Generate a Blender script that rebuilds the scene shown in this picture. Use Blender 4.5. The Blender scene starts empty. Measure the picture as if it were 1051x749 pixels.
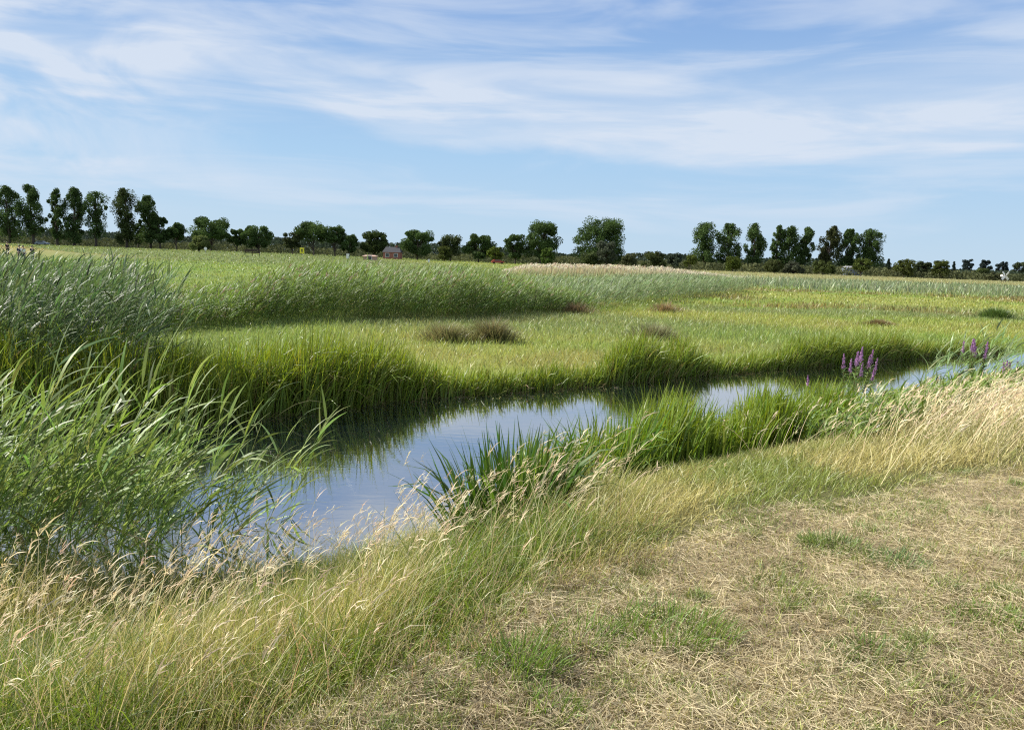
import bpy, bmesh, math, random
import numpy as np
from mathutils import Vector, Matrix
R = math.radians
rng = np.random.default_rng(11)
random.seed(5)
sc = bpy.context.scene
COL = sc.collection

# ------------------------------------------------------------------ camera
F, H, PITCH, ROLL = 794.0, 2.5, math.atan(110.0 / 794.0), R(2.0)
cam_d = bpy.data.cameras.new('camera'); cam = bpy.data.objects.new('camera', cam_d); COL.objects.link(cam)
cam_d.sensor_width = 36; cam_d.lens = 36 * F / 1051; cam_d.clip_end = 20000; cam_d.clip_start = 0.05
cam.matrix_world = Matrix.Translation((0, 0, H)) @ Matrix.Rotation(math.pi / 2 - PITCH, 4, 'X') @ Matrix.Rotation(ROLL, 4, 'Z')
sc.camera = cam
_fw = np.array([0, math.cos(PITCH), -math.sin(PITCH)]); _up = np.array([0, math.sin(PITCH), math.cos(PITCH)])

def proj(x, y, z):
    """image position (photo pixels) of a world point: used to survey where things stand"""
    d = np.stack([x, y, z - H], -1) if np.ndim(x) else np.array([x, y, z - H])
    w = d @ _fw; u = d[..., 0] * F / w; v = -(d @ _up) * F / w
    c, s = math.cos(ROLL), math.sin(ROLL)
    return 525.5 + c * u - s * v, 374.5 + s * u + c * v

def ground_pt(px, py, z=0.0):
    u, v = px - 525.5, py - 374.5
    c, s = math.cos(ROLL), math.sin(ROLL)
    d = _fw * F + np.array([1., 0, 0]) * (c * u + s * v) - _up * (-s * u + c * v)
    t = (z - H) / d[2]
    return d[0] * t, d[1] * t

def stand(px, Y, z):
    x = 0.0
    for _ in range(12):
        x += (px - proj(x, Y, z)[0]) * Y / F
    return x

def top_z(px, Y, py):
    z = 5.0
    for _ in range(12):
        x = stand(px, Y, z); z -= (py - proj(x, Y, z)[1]) * Y / F * -1 * -1
    return z

# ------------------------------------------------------------------ noise
def _hash(ix, iy, s):
    n = (ix * 374761393 + iy * 668265263 + s * 974634777) & 0xffffffff
    n = ((n ^ (n >> 13)) * 1274126177) & 0xffffffff
    return ((n ^ (n >> 16)) & 0xffff) / 65535.0

def vnoise(x, y, s=0):
    x = np.asarray(x, float); y = np.asarray(y, float)
    ix = np.floor(x).astype(np.int64); iy = np.floor(y).astype(np.int64)
    fx = x - ix; fy = y - iy; fx = fx * fx * (3 - 2 * fx); fy = fy * fy * (3 - 2 * fy)
    a = _hash(ix, iy, s); b = _hash(ix + 1, iy, s); c = _hash(ix, iy + 1, s); d = _hash(ix + 1, iy + 1, s)
    return (a * (1 - fx) + b * fx) * (1 - fy) + (c * (1 - fx) + d * fx) * fy

def fbm(x, y, s=0, o=3):
    v = 0; a = 0.5; t = 0
    for k in range(o):
        v = v + a * vnoise(x * 2 ** k, y * 2 ** k, s + k * 17); t += a; a *= .5
    return v / t

def sstep(a, b, x):
    t = np.clip((x - a) / (b - a), 0, 1); return t * t * (3 - 2 * t)

def mixc(a, b, t):
    a = np.asarray(a, float); b = np.asarray(b, float); t = np.asarray(t, float)[..., None]
    return a * (1 - t) + b * t

# ------------------------------------------------------------------ the lie of the land
Fx = [-60, -14, -6, -4.2, -3.3, -2, .1, 2.25, 3.6, 6.3, 9.5, 11.8, 16, 40, 90]
Fy = [9, 9.6, 10.4, 10.9, 11.6, 12.9, 14.4, 15.8, 16.9, 18.8, 20.9, 22.6, 25.2, 38, 60]
Nx = [-60, -14, -5, -2.6, -1.7, -1, -.45, .4, 1.4, 2.3, 4.1, 7.6, 9.9, 13, 16, 40, 90]
Ny = [4.2, 4.8, 5.2, 5.4, 5.75, 6.2, 6.9, 8.1, 9.2, 10.1, 11.5, 14.6, 16.4, 18.8, 21.4, 35.5, 57]
Mx = [-60, -6, -2, -.6, -.06, .2, .9, 1.66, 2.5, 4.3, 8, 12, 40, 90]
My = [-40, -2.4, 1.15, 2.42, 3.12, 3.68, 4.28, 4.62, 5.15, 6.35, 8.9, 11.8, 28, 48]
far_y = lambda x: np.interp(x, Fx, Fy) + .18 * (fbm(np.asarray(x) * 1.1, 0 * np.asarray(x), 3) - .5) * 2
near_y = lambda x: np.interp(x, Nx, Ny) + .15 * (fbm(np.asarray(x) * 1.3, 0 * np.asarray(x), 5) - .5) * 2
mown_y = lambda x: np.interp(x, Mx, My) + .22 * (fbm(np.asarray(x) * 1.2, 0 * np.asarray(x), 8) - .5) * 2

def land(x, y):
    x = np.asarray(x, float); y = np.asarray(y, float)
    f, n, m = far_y(x), near_y(x), mown_y(x)
    t = np.clip((y - m) / np.maximum(n - m, .3), 0, 1)
    near = .9 * (1 - (t ** (1.5 - .35 * sstep(1.5, .3, x))) * (3 - t) / 2)
    near = np.where(y < n, near + .02, 0.02 - np.clip((y - n) * .9, 0, .5))
    far = np.where(y > f, .02 + .16 * sstep(0, 1.2, y - f), .02 - np.clip((f - y) * .9, 0, .5))
    z = np.where(y < (n + f) / 2, near, far)
    z = z + .05 * (fbm(x * 1.5, y * 1.5, 21) - .5) * sstep(0, .6, np.minimum(abs(y - n), abs(y - f)))
    z = z + .05 * (fbm(x * 6, y * 6, 23, 2) - .5) * (y < m)
    # dyke carrying the road on the left, falling away to the field on the right
    dyke = .95 * sstep(120, 210, y) * sstep(20, -110, x)
    dyke = dyke + 1.35 * np.exp(-((y - 118 + .12 * (x + 70)) / 13) ** 2) * sstep(-66, -77, x)
    return z + dyke

# ------------------------------------------------------------------ materials
def node_mat(name):
    m = bpy.data.materials.new(name); m.use_nodes = True; nt = m.node_tree; nt.nodes.clear()
    out = nt.nodes.new('ShaderNodeOutputMaterial'); return m, nt, out

def leaf_mat(name, trans=.35, gloss=.05, rough=.4):
    m, nt, out = node_mat(name); N = nt.nodes; L = nt.links
    at = N.new('ShaderNodeAttribute'); at.attribute_name = 'Col'
    p = N.new('ShaderNodeBsdfPrincipled'); p.inputs['Roughness'].default_value = rough
    p.inputs['Specular IOR Level'].default_value = gloss * 10
    tr = N.new('ShaderNodeBsdfTranslucent'); mx = N.new('ShaderNodeMixShader'); mx.inputs[0].default_value = trans
    hs = N.new('ShaderNodeHueSaturation'); hs.inputs['Hue'].default_value = .485; hs.inputs['Saturation'].default_value = 1.1; hs.inputs['Value'].default_value = 1.5
    L.new(at.outputs['Color'], p.inputs['Base Color']); L.new(at.outputs['Color'], hs.inputs['Color'])
    L.new(hs.outputs['Color'], tr.inputs['Color'])
    L.new(p.outputs[0], mx.inputs[1]); L.new(tr.outputs[0], mx.inputs[2]); L.new(mx.outputs[0], out.inputs[0])
    return m

def plain_mat(name, col, rough=.6, noise=.25, scale=3.0, metal=0):
    m, nt, out = node_mat(name); N = nt.nodes; L = nt.links
    p = N.new('ShaderNodeBsdfPrincipled'); p.inputs['Roughness'].default_value = rough; p.inputs['Metallic'].default_value = metal
    tc = N.new('ShaderNodeTexCoord'); nz = N.new('ShaderNodeTexNoise'); nz.inputs['Scale'].default_value = scale; nz.inputs['Detail'].default_value = 5
    mx = N.new('ShaderNodeMix'); mx.data_type = 'RGBA'
    mx.inputs[6].default_value = (*[c * (1 - noise) for c in col], 1); mx.inputs[7].default_value = (*[min(1, c * (1 + noise)) for c in col], 1)
    L.new(tc.outputs['Object'], nz.inputs['Vector']); L.new(nz.outputs[0], mx.inputs[0]); L.new(mx.outputs[2], p.inputs['Base Color']); L.new(p.outputs[0], out.inputs[0])
    return m

M = {
    'leaf': leaf_mat('leaf blades', .32, .04, .42),
    'reed': leaf_mat('reed leaves', .30, .035, .5),
    'dry': leaf_mat('dry grass', .28, .03, .5),
    'tree': leaf_mat('tree leaves', .2, .008, .8),
    'bark': plain_mat('bark', (.07, .055, .042), .9, .4, 2),
    'brick': plain_mat('brick', (.28, .11, .08), .85, .2, 1.2),
    'tile': plain_mat('roof tile', (.025, .025, .03), .7, .25, 1.5),
    'white': plain_mat('white paint', (.78, .78, .76), .5, .06, 2),
    'cream': plain_mat('cream plaster', (.55, .5, .42), .8, .12, 1),
    'pink': plain_mat('pale brick', (.42, .28, .22), .85, .15, 1),
    'wood': plain_mat('dark timber', (.045, .028, .02), .8, .35, 3),
    'yellow': plain_mat('yellow sign face', (.75, .68, .03), .45, .05, 2),
    'black': plain_mat('black lettering', (.015, .015, .015), .5, .1, 2),
    'grey': plain_mat('grey steel', (.3, .3, .31), .45, .15, 4),
    'glass': plain_mat('window glass', (.05, .06, .07), .08, .1, 1),
    'red': plain_mat('red paint', (.33, .045, .035), .3, .08, 1),
    'blue': plain_mat('blue grey paint', (.16, .19, .24), .3, .08, 1),
    'rubber': plain_mat('tyre rubber', (.02, .02, .02), .8, .1, 4),
    'skin': plain_mat('skin', (.5, .31, .23), .55, .08, 10),
    'cloth_black': plain_mat('black cloth', (.02, .02, .023), .9, .2, 8),
    'cloth_white': plain_mat('white cloth', (.7, .7, .7), .9, .08, 8),
    'cloth_navy': plain_mat('navy cloth', (.03, .04, .08), .9, .2, 8),
    'hair': plain_mat('dark hair', (.025, .018, .013), .6, .2, 20),
}

# ------------------------------------------------------------------ objects
def tag(o, label=None, cat=None, group=None, kind=None):
    if label: o['label'] = label
    if cat: o['category'] = cat
    if group: o['group'] = group
    if kind: o['kind'] = kind
    return o

def empty(name, loc, rz=0.0):
    o = bpy.data.objects.new(name, None); COL.objects.link(o); o.location = loc; o.rotation_euler = (0, 0, rz); o.empty_display_size = .2
    return o

class Bag:
    """collects blades / quads and links them as ONE mesh object"""
    def __init__(s): s.v = []; s.f = []; s.c = []; s.n = 0
    def add(s, v, f, c):
        s.v.append(v.reshape(-1, 3)); s.f.append(f.reshape(-1, 4) + s.n); s.c.append(c.reshape(-1, 3)); s.n += len(s.v[-1])
    def blades(s, P, L, W, az, lean, bend, col, tip=None, segs=3, twist=None, prof='grass', pw=1.4):
        n = len(P)
        if n == 0: return np.zeros((0, 3)), np.zeros(0)
        b = lambda a: np.broadcast_to(np.asarray(a, float), (n,))
        L, W, az, lean, bend = b(L), b(W), b(az), b(lean), b(bend)
        t = np.linspace(0, 1, segs + 1); tm = (t[1:] + t[:-1]) / 2
        d = np.stack([np.cos(az), np.sin(az), 0 * az], -1)
        th = lean[:, None] + bend[:, None] * tm ** pw
        st = np.sin(th)[..., None] * d[:, None, :] + np.cos(th)[..., None] * np.array([0, 0, 1.])
        pos = np.concatenate([P[:, None, :], P[:, None, :] + np.cumsum(st * (L / segs)[:, None, None], 1)], 1)
        wp = {'grass': np.clip((1 - t) ** .55, .12, 1) * (.75 + .25 * np.minimum(1, t * 6)),
              'sword': np.clip(np.minimum(1, (1 - t) * 2.6), .06, 1),
              'leaf': np.clip(np.sin(math.pi * np.clip(t, 0, 1) ** .6) ** .8, .1, 1),
              'stem': 1 - .45 * t, 'head': np.clip(np.sin(math.pi * (.12 + .88 * t)), .1, 1)}[prof]
        tw = b(rng.uniform(-1.1, 1.1, n) if twist is None else twist)
        side = np.stack([-np.sin(az), np.cos(az), 0 * az], -1)
        ths = np.concatenate([th, th[:, -1:]], 1)
        nrm = np.cos(ths)[..., None] * d[:, None, :] - np.sin(ths)[..., None] * np.array([0, 0, 1.])
        wv = np.cos(tw)[:, None, None] * side[:, None, :] + np.sin(tw)[:, None, None] * nrm
        hw = (W[:, None] * wp[None, :] / 2)[..., None]
        v = np.stack([pos - wv * hw, pos + wv * hw], 2)
        k = np.arange(n)[:, None] * (2 * (segs + 1)) + np.arange(segs)[None, :] * 2
        f = np.stack([k, k + 1, k + 3, k + 2], -1)
        col = np.broadcast_to(np.asarray(col, float), (n, 3)); tip = col if tip is None else np.broadcast_to(np.asarray(tip, float), (n, 3))
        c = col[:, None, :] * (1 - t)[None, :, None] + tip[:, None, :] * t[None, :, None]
        s.add(v, f, np.repeat(c[:, :, None, :], 2, 2))
        return pos, th
    def quads(s, P, size, col, asp=.6, flat=0.0):
        n = len(P); a = rng.normal(size=(n, 3)); a[:, 2] *= (1 - flat); a /= np.linalg.norm(a, axis=1, keepdims=True)
        b = rng.normal(size=(n, 3)); b[:, 2] *= (1 - flat); b -= a * (a * b).sum(1, keepdims=True); b /= np.linalg.norm(b, axis=1, keepdims=True)
        h = (np.broadcast_to(size, (n,)) / 2)[:, None]
        v = np.stack([P - a * h, P - b * h * asp, P + a * h, P + b * h * asp], 1)
        f = np.arange(n * 4).reshape(n, 4)
        s.add(v, f, np.repeat(np.broadcast_to(col, (n, 3))[:, None, :], 4, 1))
    def tube(s, pts, rad, col=(.07, .055, .042), k=6):
        pts = np.asarray(pts, float); rad = np.asarray(rad, float); m = len(pts)
        d = np.gradient(pts, axis=0); d /= np.linalg.norm(d, axis=1, keepdims=True) + 1e-9
        ref = np.where(np.abs(d[:, 2:3]) > .9, np.array([[1., 0, 0]]), np.array([[0, 0, 1.]]))
        u = np.cross(d, ref); u /= np.linalg.norm(u, axis=1, keepdims=True) + 1e-9; w = np.cross(d, u)
        a = np.arange(k) * 2 * math.pi / k
        v = pts[:, None] + rad[:, None, None] * (np.cos(a)[None, :, None] * u[:, None] + np.sin(a)[None, :, None] * w[:, None])
        i = np.arange(m - 1)[:, None] * k; j = np.arange(k)[None, :]; j2 = (j + 1) % k
        f = np.stack([i + j, i + j2, i + k + j2, i + k + j], -1)
        s.add(v, f, np.broadcast_to(np.asarray(col, float), (m * k, 3)).copy())
    def build(s, name, mat, parent=None, origin=None, smooth=False):
        v = np.concatenate(s.v); f = np.concatenate(s.f); c = np.concatenate(s.c)
        if origin is not None: v = v - np.asarray(origin, float)
        me = bpy.data.meshes.new(name)
        me.vertices.add(len(v)); me.vertices.foreach_set('co', v.astype(np.float32).ravel())
        me.loops.add(f.size); me.loops.foreach_set('vertex_index', f.astype(np.int32).ravel())
        me.polygons.add(len(f)); me.polygons.foreach_set('loop_start', np.arange(0, f.size, 4, dtype=np.int32))
        at = me.attributes.new('Col', 'FLOAT_COLOR', 'POINT')
        at.data.foreach_set('color', np.concatenate([np.clip(c, 0, 1), np.ones((len(c), 1))], 1).astype(np.float32).ravel())
        me.update(calc_edges=True)
        if smooth: me.polygons.foreach_set('use_smooth', np.ones(len(f), bool))
        me.materials.append(mat)
        o = bpy.data.objects.new(name, me); COL.objects.link(o)
        if parent: o.parent = parent
        if origin is not None and not parent: o.location = origin
        return o

def bm_obj(name, bm, mat, parent=None, loc=None):
    me = bpy.data.meshes.new(name); bm.to_mesh(me); bm.free(); me.materials.append(mat)
    o = bpy.data.objects.new(name, me); COL.objects.link(o)
    if parent: o.parent = parent
    if loc: o.location = loc
    return o

def box(bm, c, s, rz=0, bev=0.0, rx=0, ry=0):
    m = Matrix.Translation(c) @ Matrix.Rotation(rz, 4, 'Z') @ Matrix.Rotation(ry, 4, 'Y') @ Matrix.Rotation(rx, 4, 'X') @ Matrix.Diagonal((*s, 1))
    g = bmesh.ops.create_cube(bm, size=1, matrix=m)
    if bev:
        es = list({e for v in g['verts'] for e in v.link_edges})
        bmesh.ops.bevel(bm, geom=es, offset=bev, segments=2, affect='EDGES', profile=.5)

def cyl(bm, a, b, r1, r2=None, k=12):
    a, b = Vector(a), Vector(b); d = b - a
    m = Matrix.Translation((a + b) / 2) @ d.to_track_quat('Z', 'Y').to_matrix().to_4x4()
    bmesh.ops.create_cone(bm, cap_ends=True, segments=k, radius1=r1, radius2=r1 if r2 is None else r2, depth=d.length, matrix=m)

def part(name, fn, mat, parent):
    bm = bmesh.new(); fn(bm); return bm_obj(name, bm, M[mat], parent)

def jit(base, n, v=.18, h=.08):
    """per-plant colour variation"""
    c = np.asarray(base, float) * np.ones((n, 3))
    return np.clip(c * (1 + v * rng.normal(size=(n, 1))) * (1 + h * rng.normal(size=(n, 3))), .003, .9)

# ------------------------------------------------------------------ field colours by place
YG = np.array([.27, .295, .072]); OL = np.array([.17, .205, .075]); BR = np.array([.20, .13, .06]); BG = np.array([.165, .20, .11]); TAN = np.array([.42, .34, .22]); LG = np.array([.20, .272, .053])

def marsh(x, y):
    """colour and plant height of the marsh at a place"""
    wx, wy = x + 9 * (fbm(x * .12, y * .12, 35) - .5), y + 7 * (fbm(x * .15, y * .15, 36) - .5) * np.clip(y / 40, .5, 2)
    n1 = fbm(wx * .09 + 3, wy * .16, 31, 5); n2 = fbm(wx * .035, wy * .1, 37, 5); n3 = fbm(x * .6, y * .6, 41)
    c = mixc(YG, LG, sstep(.4, .6, n1)); c = mixc(c, BR * 1.1, .22 * sstep(.56, .72, fbm(wx * .33, wy * .4, 44, 4))); h = .11 + .13 * n3
    c = mixc(c, OL, .7 * sstep(.52, .72, n2) )
    right = sstep(.15, .3, x / np.maximum(y, 1))
    br = np.maximum(sstep(.56, .66, n1) * sstep(38, 48, wy) * sstep(66, 58, wy), sstep(.38, .5, n2) * sstep(66, 71, wy) * sstep(83, 78, wy)) * right
    c = mixc(c, BR * (.8 + .5 * n3)[..., None], .62 * br); h = h + .15 * br
    lb = np.exp(-(((x + 20) / 5) ** 2 + ((y - 43) / 4) ** 2)); c = mixc(c, BR * 1.25, .8 * lb)
    far = sstep(80, 88, wy) * sstep(138, 132, y) * sstep(.1, .2, x / np.maximum(y, 1)); c = mixc(c, BG * 1.15, .85 * far); h = h + .7 * far
    yel = sstep(146, 150, y) * sstep(.1, .2, x / np.maximum(y, 1)); c = mixc(c, TAN * .8, .5 * yel * (.4 + n1))
    dl = sstep(138, 139, y) * sstep(146, 145, y) * sstep(.3, .36, x / np.maximum(y, 1)); c = mixc(c, np.array([.04, .055, .02]), .85 * dl); h = h + .5 * dl
    c = mixc(c, np.array([.17, .25, .06]), .65 * sstep(-.12, -.3, x / np.maximum(y, 1)))
    dull = sstep(105, 135, y) * sstep(-.05, -.2, x / np.maximum(y, 1)); c = mixc(c, OL * .9, .7 * dull); h = h + .1 * dull
    dyke = sstep(-64, -82, x) * sstep(98, 108, y) * sstep(150, 135, y); c = mixc(c, np.array([.42, .33, .14]), .9 * dyke)
    return c, h

# ------------------------------------------------------------------ ground: one sheet out to the horizon
def axis(lo, hi, steps):
    pass
gx = np.concatenate([-np.geomspace(3000, 40, 22)[:-1], np.linspace(-40, -8, 65)[:-1], np.linspace(-8, 14, 190)[:-1], np.linspace(14, 40, 60)[:-1], np.geomspace(40, 3000, 22)])
gy = np.concatenate([-np.geomspace(600, 12, 12)[:-1], np.linspace(-12, 1.5, 28)[:-1], np.linspace(1.5, 24, 220)[:-1], np.linspace(24, 60, 60)[:-1], np.linspace(60, 320, 105)[:-1], np.geomspace(320, 3000, 20)])
X, Y = np.meshgrid(gx, gy); Z = land(X, Y)
ny_, nx_ = X.shape
idx = np.arange(nx_ * ny_).reshape(ny_, nx_)
faces = np.stack([idx[:-1, :-1], idx[:-1, 1:], idx[1:, 1:], idx[1:, :-1]], -1)
mc, _ = marsh(X, Y)
n4 = fbm(X * .9, Y * .9, 55); n5 = fbm(X * 2.3, Y * 2.3, 57)
mow = mixc((.33, .27, .15), (.19, .18, .075), sstep(.5, .72, n4)); mow = mixc(mow, (.22, .17, .095), .4 * sstep(.58, .75, n5))
bank = mixc((.14, .12, .05), (.10, .105, .04), n4)
nearm = Y < (near_y(X) + far_y(X)) / 2
c = np.where(nearm[..., None], np.where((Y < mown_y(X))[..., None], mow, bank), mc * .75)
c = np.where(((Y > near_y(X)) & (Y < far_y(X)))[..., None], np.array([.03, .026, .016]), c)
gb = Bag(); gb.add(np.stack([X, Y, Z], -1), faces, c)
gm, nt, out = node_mat('soil and turf'); N = nt.nodes; L = nt.links
p = N.new('ShaderNodeBsdfPrincipled'); p.inputs['Roughness'].default_value = .95; p.inputs['Specular IOR Level'].default_value = .1
at = N.new('ShaderNodeAttribute'); at.attribute_name = 'Col'; ge = N.new('ShaderNodeNewGeometry')
nz = N.new('ShaderNodeTexNoise'); nz.inputs['Scale'].default_value = 26; nz.inputs['Detail'].default_value = 8; nz.inputs['Roughness'].default_value = .7
mr = N.new('ShaderNodeMapRange'); mr.inputs[1].default_value = .3; mr.inputs[2].default_value = .7; mr.inputs[3].default_value = .55; mr.inputs[4].default_value = 1.35
vm = N.new('ShaderNodeVectorMath'); vm.operation = 'SCALE'; bp = N.new('ShaderNodeBump'); bp.inputs['Strength'].default_value = .8; bp.inputs['Distance'].default_value = .03
L.new(ge.outputs['Position'], nz.inputs['Vector']); L.new(nz.outputs[0], mr.inputs[0]); L.new(at.outputs['Color'], vm.inputs[0]); L.new(mr.outputs[0], vm.inputs['Scale'])
L.new(vm.outputs[0], p.inputs['Base Color']); L.new(nz.outputs[0], bp.inputs['Height']); L.new(bp.outputs[0], p.inputs['Normal']); L.new(p.outputs[0], out.inputs[0])
tag(gb.build('ground', gm, smooth=True), kind='structure')

# ------------------------------------------------------------------ water in the ditch
xs = np.concatenate([np.linspace(-60, -8, 30)[:-1], np.linspace(-8, 16, 120)[:-1], np.linspace(16, 60, 30)])
lo, hi = near_y(xs) - .5, far_y(xs) + .5
wv = np.stack([np.stack([xs, lo + (hi - lo) * k / 6, 0 * xs], -1) for k in range(7)], 0)
wi = np.arange(wv.shape[0] * wv.shape[1]).reshape(wv.shape[:2])
wb = Bag(); wb.add(wv, np.stack([wi[:-1, :-1], wi[:-1, 1:], wi[1:, 1:], wi[1:, :-1]], -1), np.zeros((wi.size, 3)))
wm, nt, out = node_mat('ditch water'); N = nt.nodes; L = nt.links
p = N.new('ShaderNodeMixShader'); df = N.new('ShaderNodeBsdfDiffuse'); df.inputs['Color'].default_value = (.010, .018, .022, 1)
gl = N.new('ShaderNodeBsdfGlossy'); gl.inputs['Roughness'].default_value = .015; fr = N.new('ShaderNodeFresnel'); fr.inputs['IOR'].default_value = 1.33
fm = N.new('ShaderNodeMapRange'); fm.inputs[1].default_value = .02; fm.inputs[2].default_value = .5; fm.inputs[3].default_value = .62; fm.inputs[4].default_value = .95
L.new(fr.outputs[0], fm.inputs[0]); L.new(fm.outputs[0], p.inputs[0]); L.new(df.outputs[0], p.inputs[1]); L.new(gl.outputs[0], p.inputs[2])
ge = N.new('ShaderNodeNewGeometry'); mp = N.new('ShaderNodeMapping'); mp.inputs['Rotation'].default_value = (0, 0, R(-35)); mp.inputs['Scale'].default_value = (1.2, 3.2, 1)
n1 = N.new('ShaderNodeTexNoise'); n1.inputs['Scale'].default_value = 2.6; n1.inputs['Detail'].default_value = 4; n1.inputs['Distortion'].default_value = .4
bp = N.new('ShaderNodeBump'); bp.inputs['Strength'].default_value = .035; bp.inputs['Distance'].default_value = .03
L.new(ge.outputs['Position'], mp.inputs['Vector']); L.new(mp.outputs[0], n1.inputs['Vector']); L.new(n1.outputs[0], bp.inputs['Height']); L.new(bp.outputs[0], gl.inputs['Normal']); L.new(p.outputs[0], out.inputs[0])
tag(wb.build('water', wm, smooth=True), kind='structure')

# ------------------------------------------------------------------ marsh grass
def in_view(x, y, z=.3, mx=60, my=120):
    mx = max(mx, 230); my = max(my, 230)
    px, py = proj(x, y, z + 0 * x); return (y > .5) & (px > -mx) & (px < 1051 + mx) & (py < 749 + my)

def P3(x, y, dz=-.02): return np.stack([x, y, land(x, y) + dz], -1)

WIND = 0.0   # the wind blows towards +X
def wind_az(n, s=.7): return WIND + rng.normal(size=n) * s
def messy_az(n, share=.5): return np.where(rng.uniform(size=n) < share, rng.uniform(0, 6.3, n), wind_az(n, .7))

b = Bag()
# near marsh
n = 225000
y = np.sqrt(rng.uniform(9 ** 2, 42 ** 2, n)); x = y * rng.uniform(-.87, .87, n)
k = (y > far_y(x) + .25) & in_view(x, y); x, y = x[k], y[k]; n = len(x)
c, h = marsh(x, y); col = np.clip(c * (1 + .22 * rng.normal(size=(n, 1))) * (1 + .08 * rng.normal(size=(n, 3))), .01, .8)
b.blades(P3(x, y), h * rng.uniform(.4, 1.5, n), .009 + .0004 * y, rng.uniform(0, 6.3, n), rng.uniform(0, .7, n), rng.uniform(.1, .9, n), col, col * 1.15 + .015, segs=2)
# distant marsh: fewer, broader tufts
n = 104000
y = 40 * (320 / 40) ** rng.uniform(0, 1, n); x = y * rng.uniform(-.87, .87, n)
k = in_view(x, y); x, y = x[k], y[k]; n = len(x)
c, h = marsh(x, y); col = np.clip(c * (1 + .2 * rng.normal(size=(n, 1))) * (1 + .07 * rng.normal(size=(n, 3))), .01, .8)
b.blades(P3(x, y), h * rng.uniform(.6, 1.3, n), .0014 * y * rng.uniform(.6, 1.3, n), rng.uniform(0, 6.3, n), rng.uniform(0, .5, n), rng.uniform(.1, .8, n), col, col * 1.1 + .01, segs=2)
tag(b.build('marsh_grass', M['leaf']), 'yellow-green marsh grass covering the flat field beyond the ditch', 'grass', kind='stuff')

# ------------------------------------------------------------------ sweet flag on the banks: upright sword leaves
def flag_leaves(bag, x, y, hmin, hmax, col, tip, w=.017, spread=.28, clump=None):
    n = len(x)
    hh = rng.uniform(hmin, hmax, n)
    cc = jit(col, n, .2, .08); tt = np.clip(cc * np.asarray(tip), 0, .9)
    bend = np.where(rng.uniform(size=n) < .3, rng.uniform(.5, 2.2, n), rng.uniform(.05, .45, n))
    return bag.blades(P3(x, y), hh, w * rng.uniform(.7, 1.3, n), wind_az(n, 1.2), np.abs(rng.normal(size=n)) * spread * .6, bend, cc, tt, segs=4, prof='sword', pw=2.2)

b = Bag()
n = 52000
x = rng.uniform(-13, 16, n); off = np.abs(rng.normal(size=n))
tallness = sstep(-1.0, -2.6, x) + .55 * sstep(1.6, 2.6, x) * sstep(4.6, 3.8, x) + .5 * sstep(6.0, 7.6, x) * sstep(13, 11, x)
tallness = np.clip(tallness * (.62 + .76 * fbm(x * 2.2, x * 0, 76, 2)) + .3 * (fbm(x * .8, x * 0, 77) - .5), 0, 1)
wid = .55 + 1.25 * tallness * (.6 + .4 * sstep(0, -6, x)); y = far_y(x) - .12 + off * wid * .62
k = (rng.uniform(size=n) < .3 + .7 * tallness) & in_view(x, y) & (off < 2.6); x, y, tl, of = x[k], y[k], tallness[k], off[k]
h0 = (.38 + .62 * tl) * (1 - .22 * np.clip(of - .8, 0, 1.5)) * (.55 + .9 * fbm(x * 2.6, y * 2.6, 78, 4))
flag_leaves(b, x, y, h0 * .5, h0 * 1.3, (.125, .185, .028), (1.35, 1.2, 1.0), w=.018, spread=.4)
k = rng.uniform(size=len(x)) < .05; flag_leaves(b, x[k], y[k], h0[k] * .5, h0[k] * 1.1, (.34, .28, .12), (1.1, 1, 1), w=.014, spread=.6)
# dead litter at the foot
n = 9000; x = rng.uniform(-12, 16, n); y = far_y(x) + rng.normal(size=n) * .2 - .03
b.blades(P3(x, y, 0), rng.uniform(.1, .4, n), .012, rng.uniform(0, 6.3, n), rng.uniform(.8, 1.5, n), .3, jit((.17, .14, .06), n), segs=2)
tag(b.build('sweet_flag', M['leaf']), 'bright green upright sword leaves lining the far bank of the ditch', 'reeds', kind='stuff')

# leaf scraps and duckweed drifting along the edges
b = Bag(); n = 1500; x = rng.uniform(-9, 14, n); u = np.abs(rng.normal(size=n)) * .22
y = np.where(rng.uniform(size=n) < .7, far_y(x) - .05 - u * (.3 + 2 * fbm(x, 0 * x, 79)), near_y(x) + .1 + u * 1.6)
b.blades(np.stack([x, y, np.full(n, .006)], -1), rng.uniform(.015, .07, n), rng.uniform(.008, .02, n), rng.uniform(0, 6.3, n), 1.55, .02, jit((.27, .26, .10), n, .3), segs=2, twist=0.0, prof='head')
tag(b.build('floating_litter', M['leaf']), 'pale leaf scraps and duckweed floating along the water edges', 'floating plants', kind='stuff')

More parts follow.
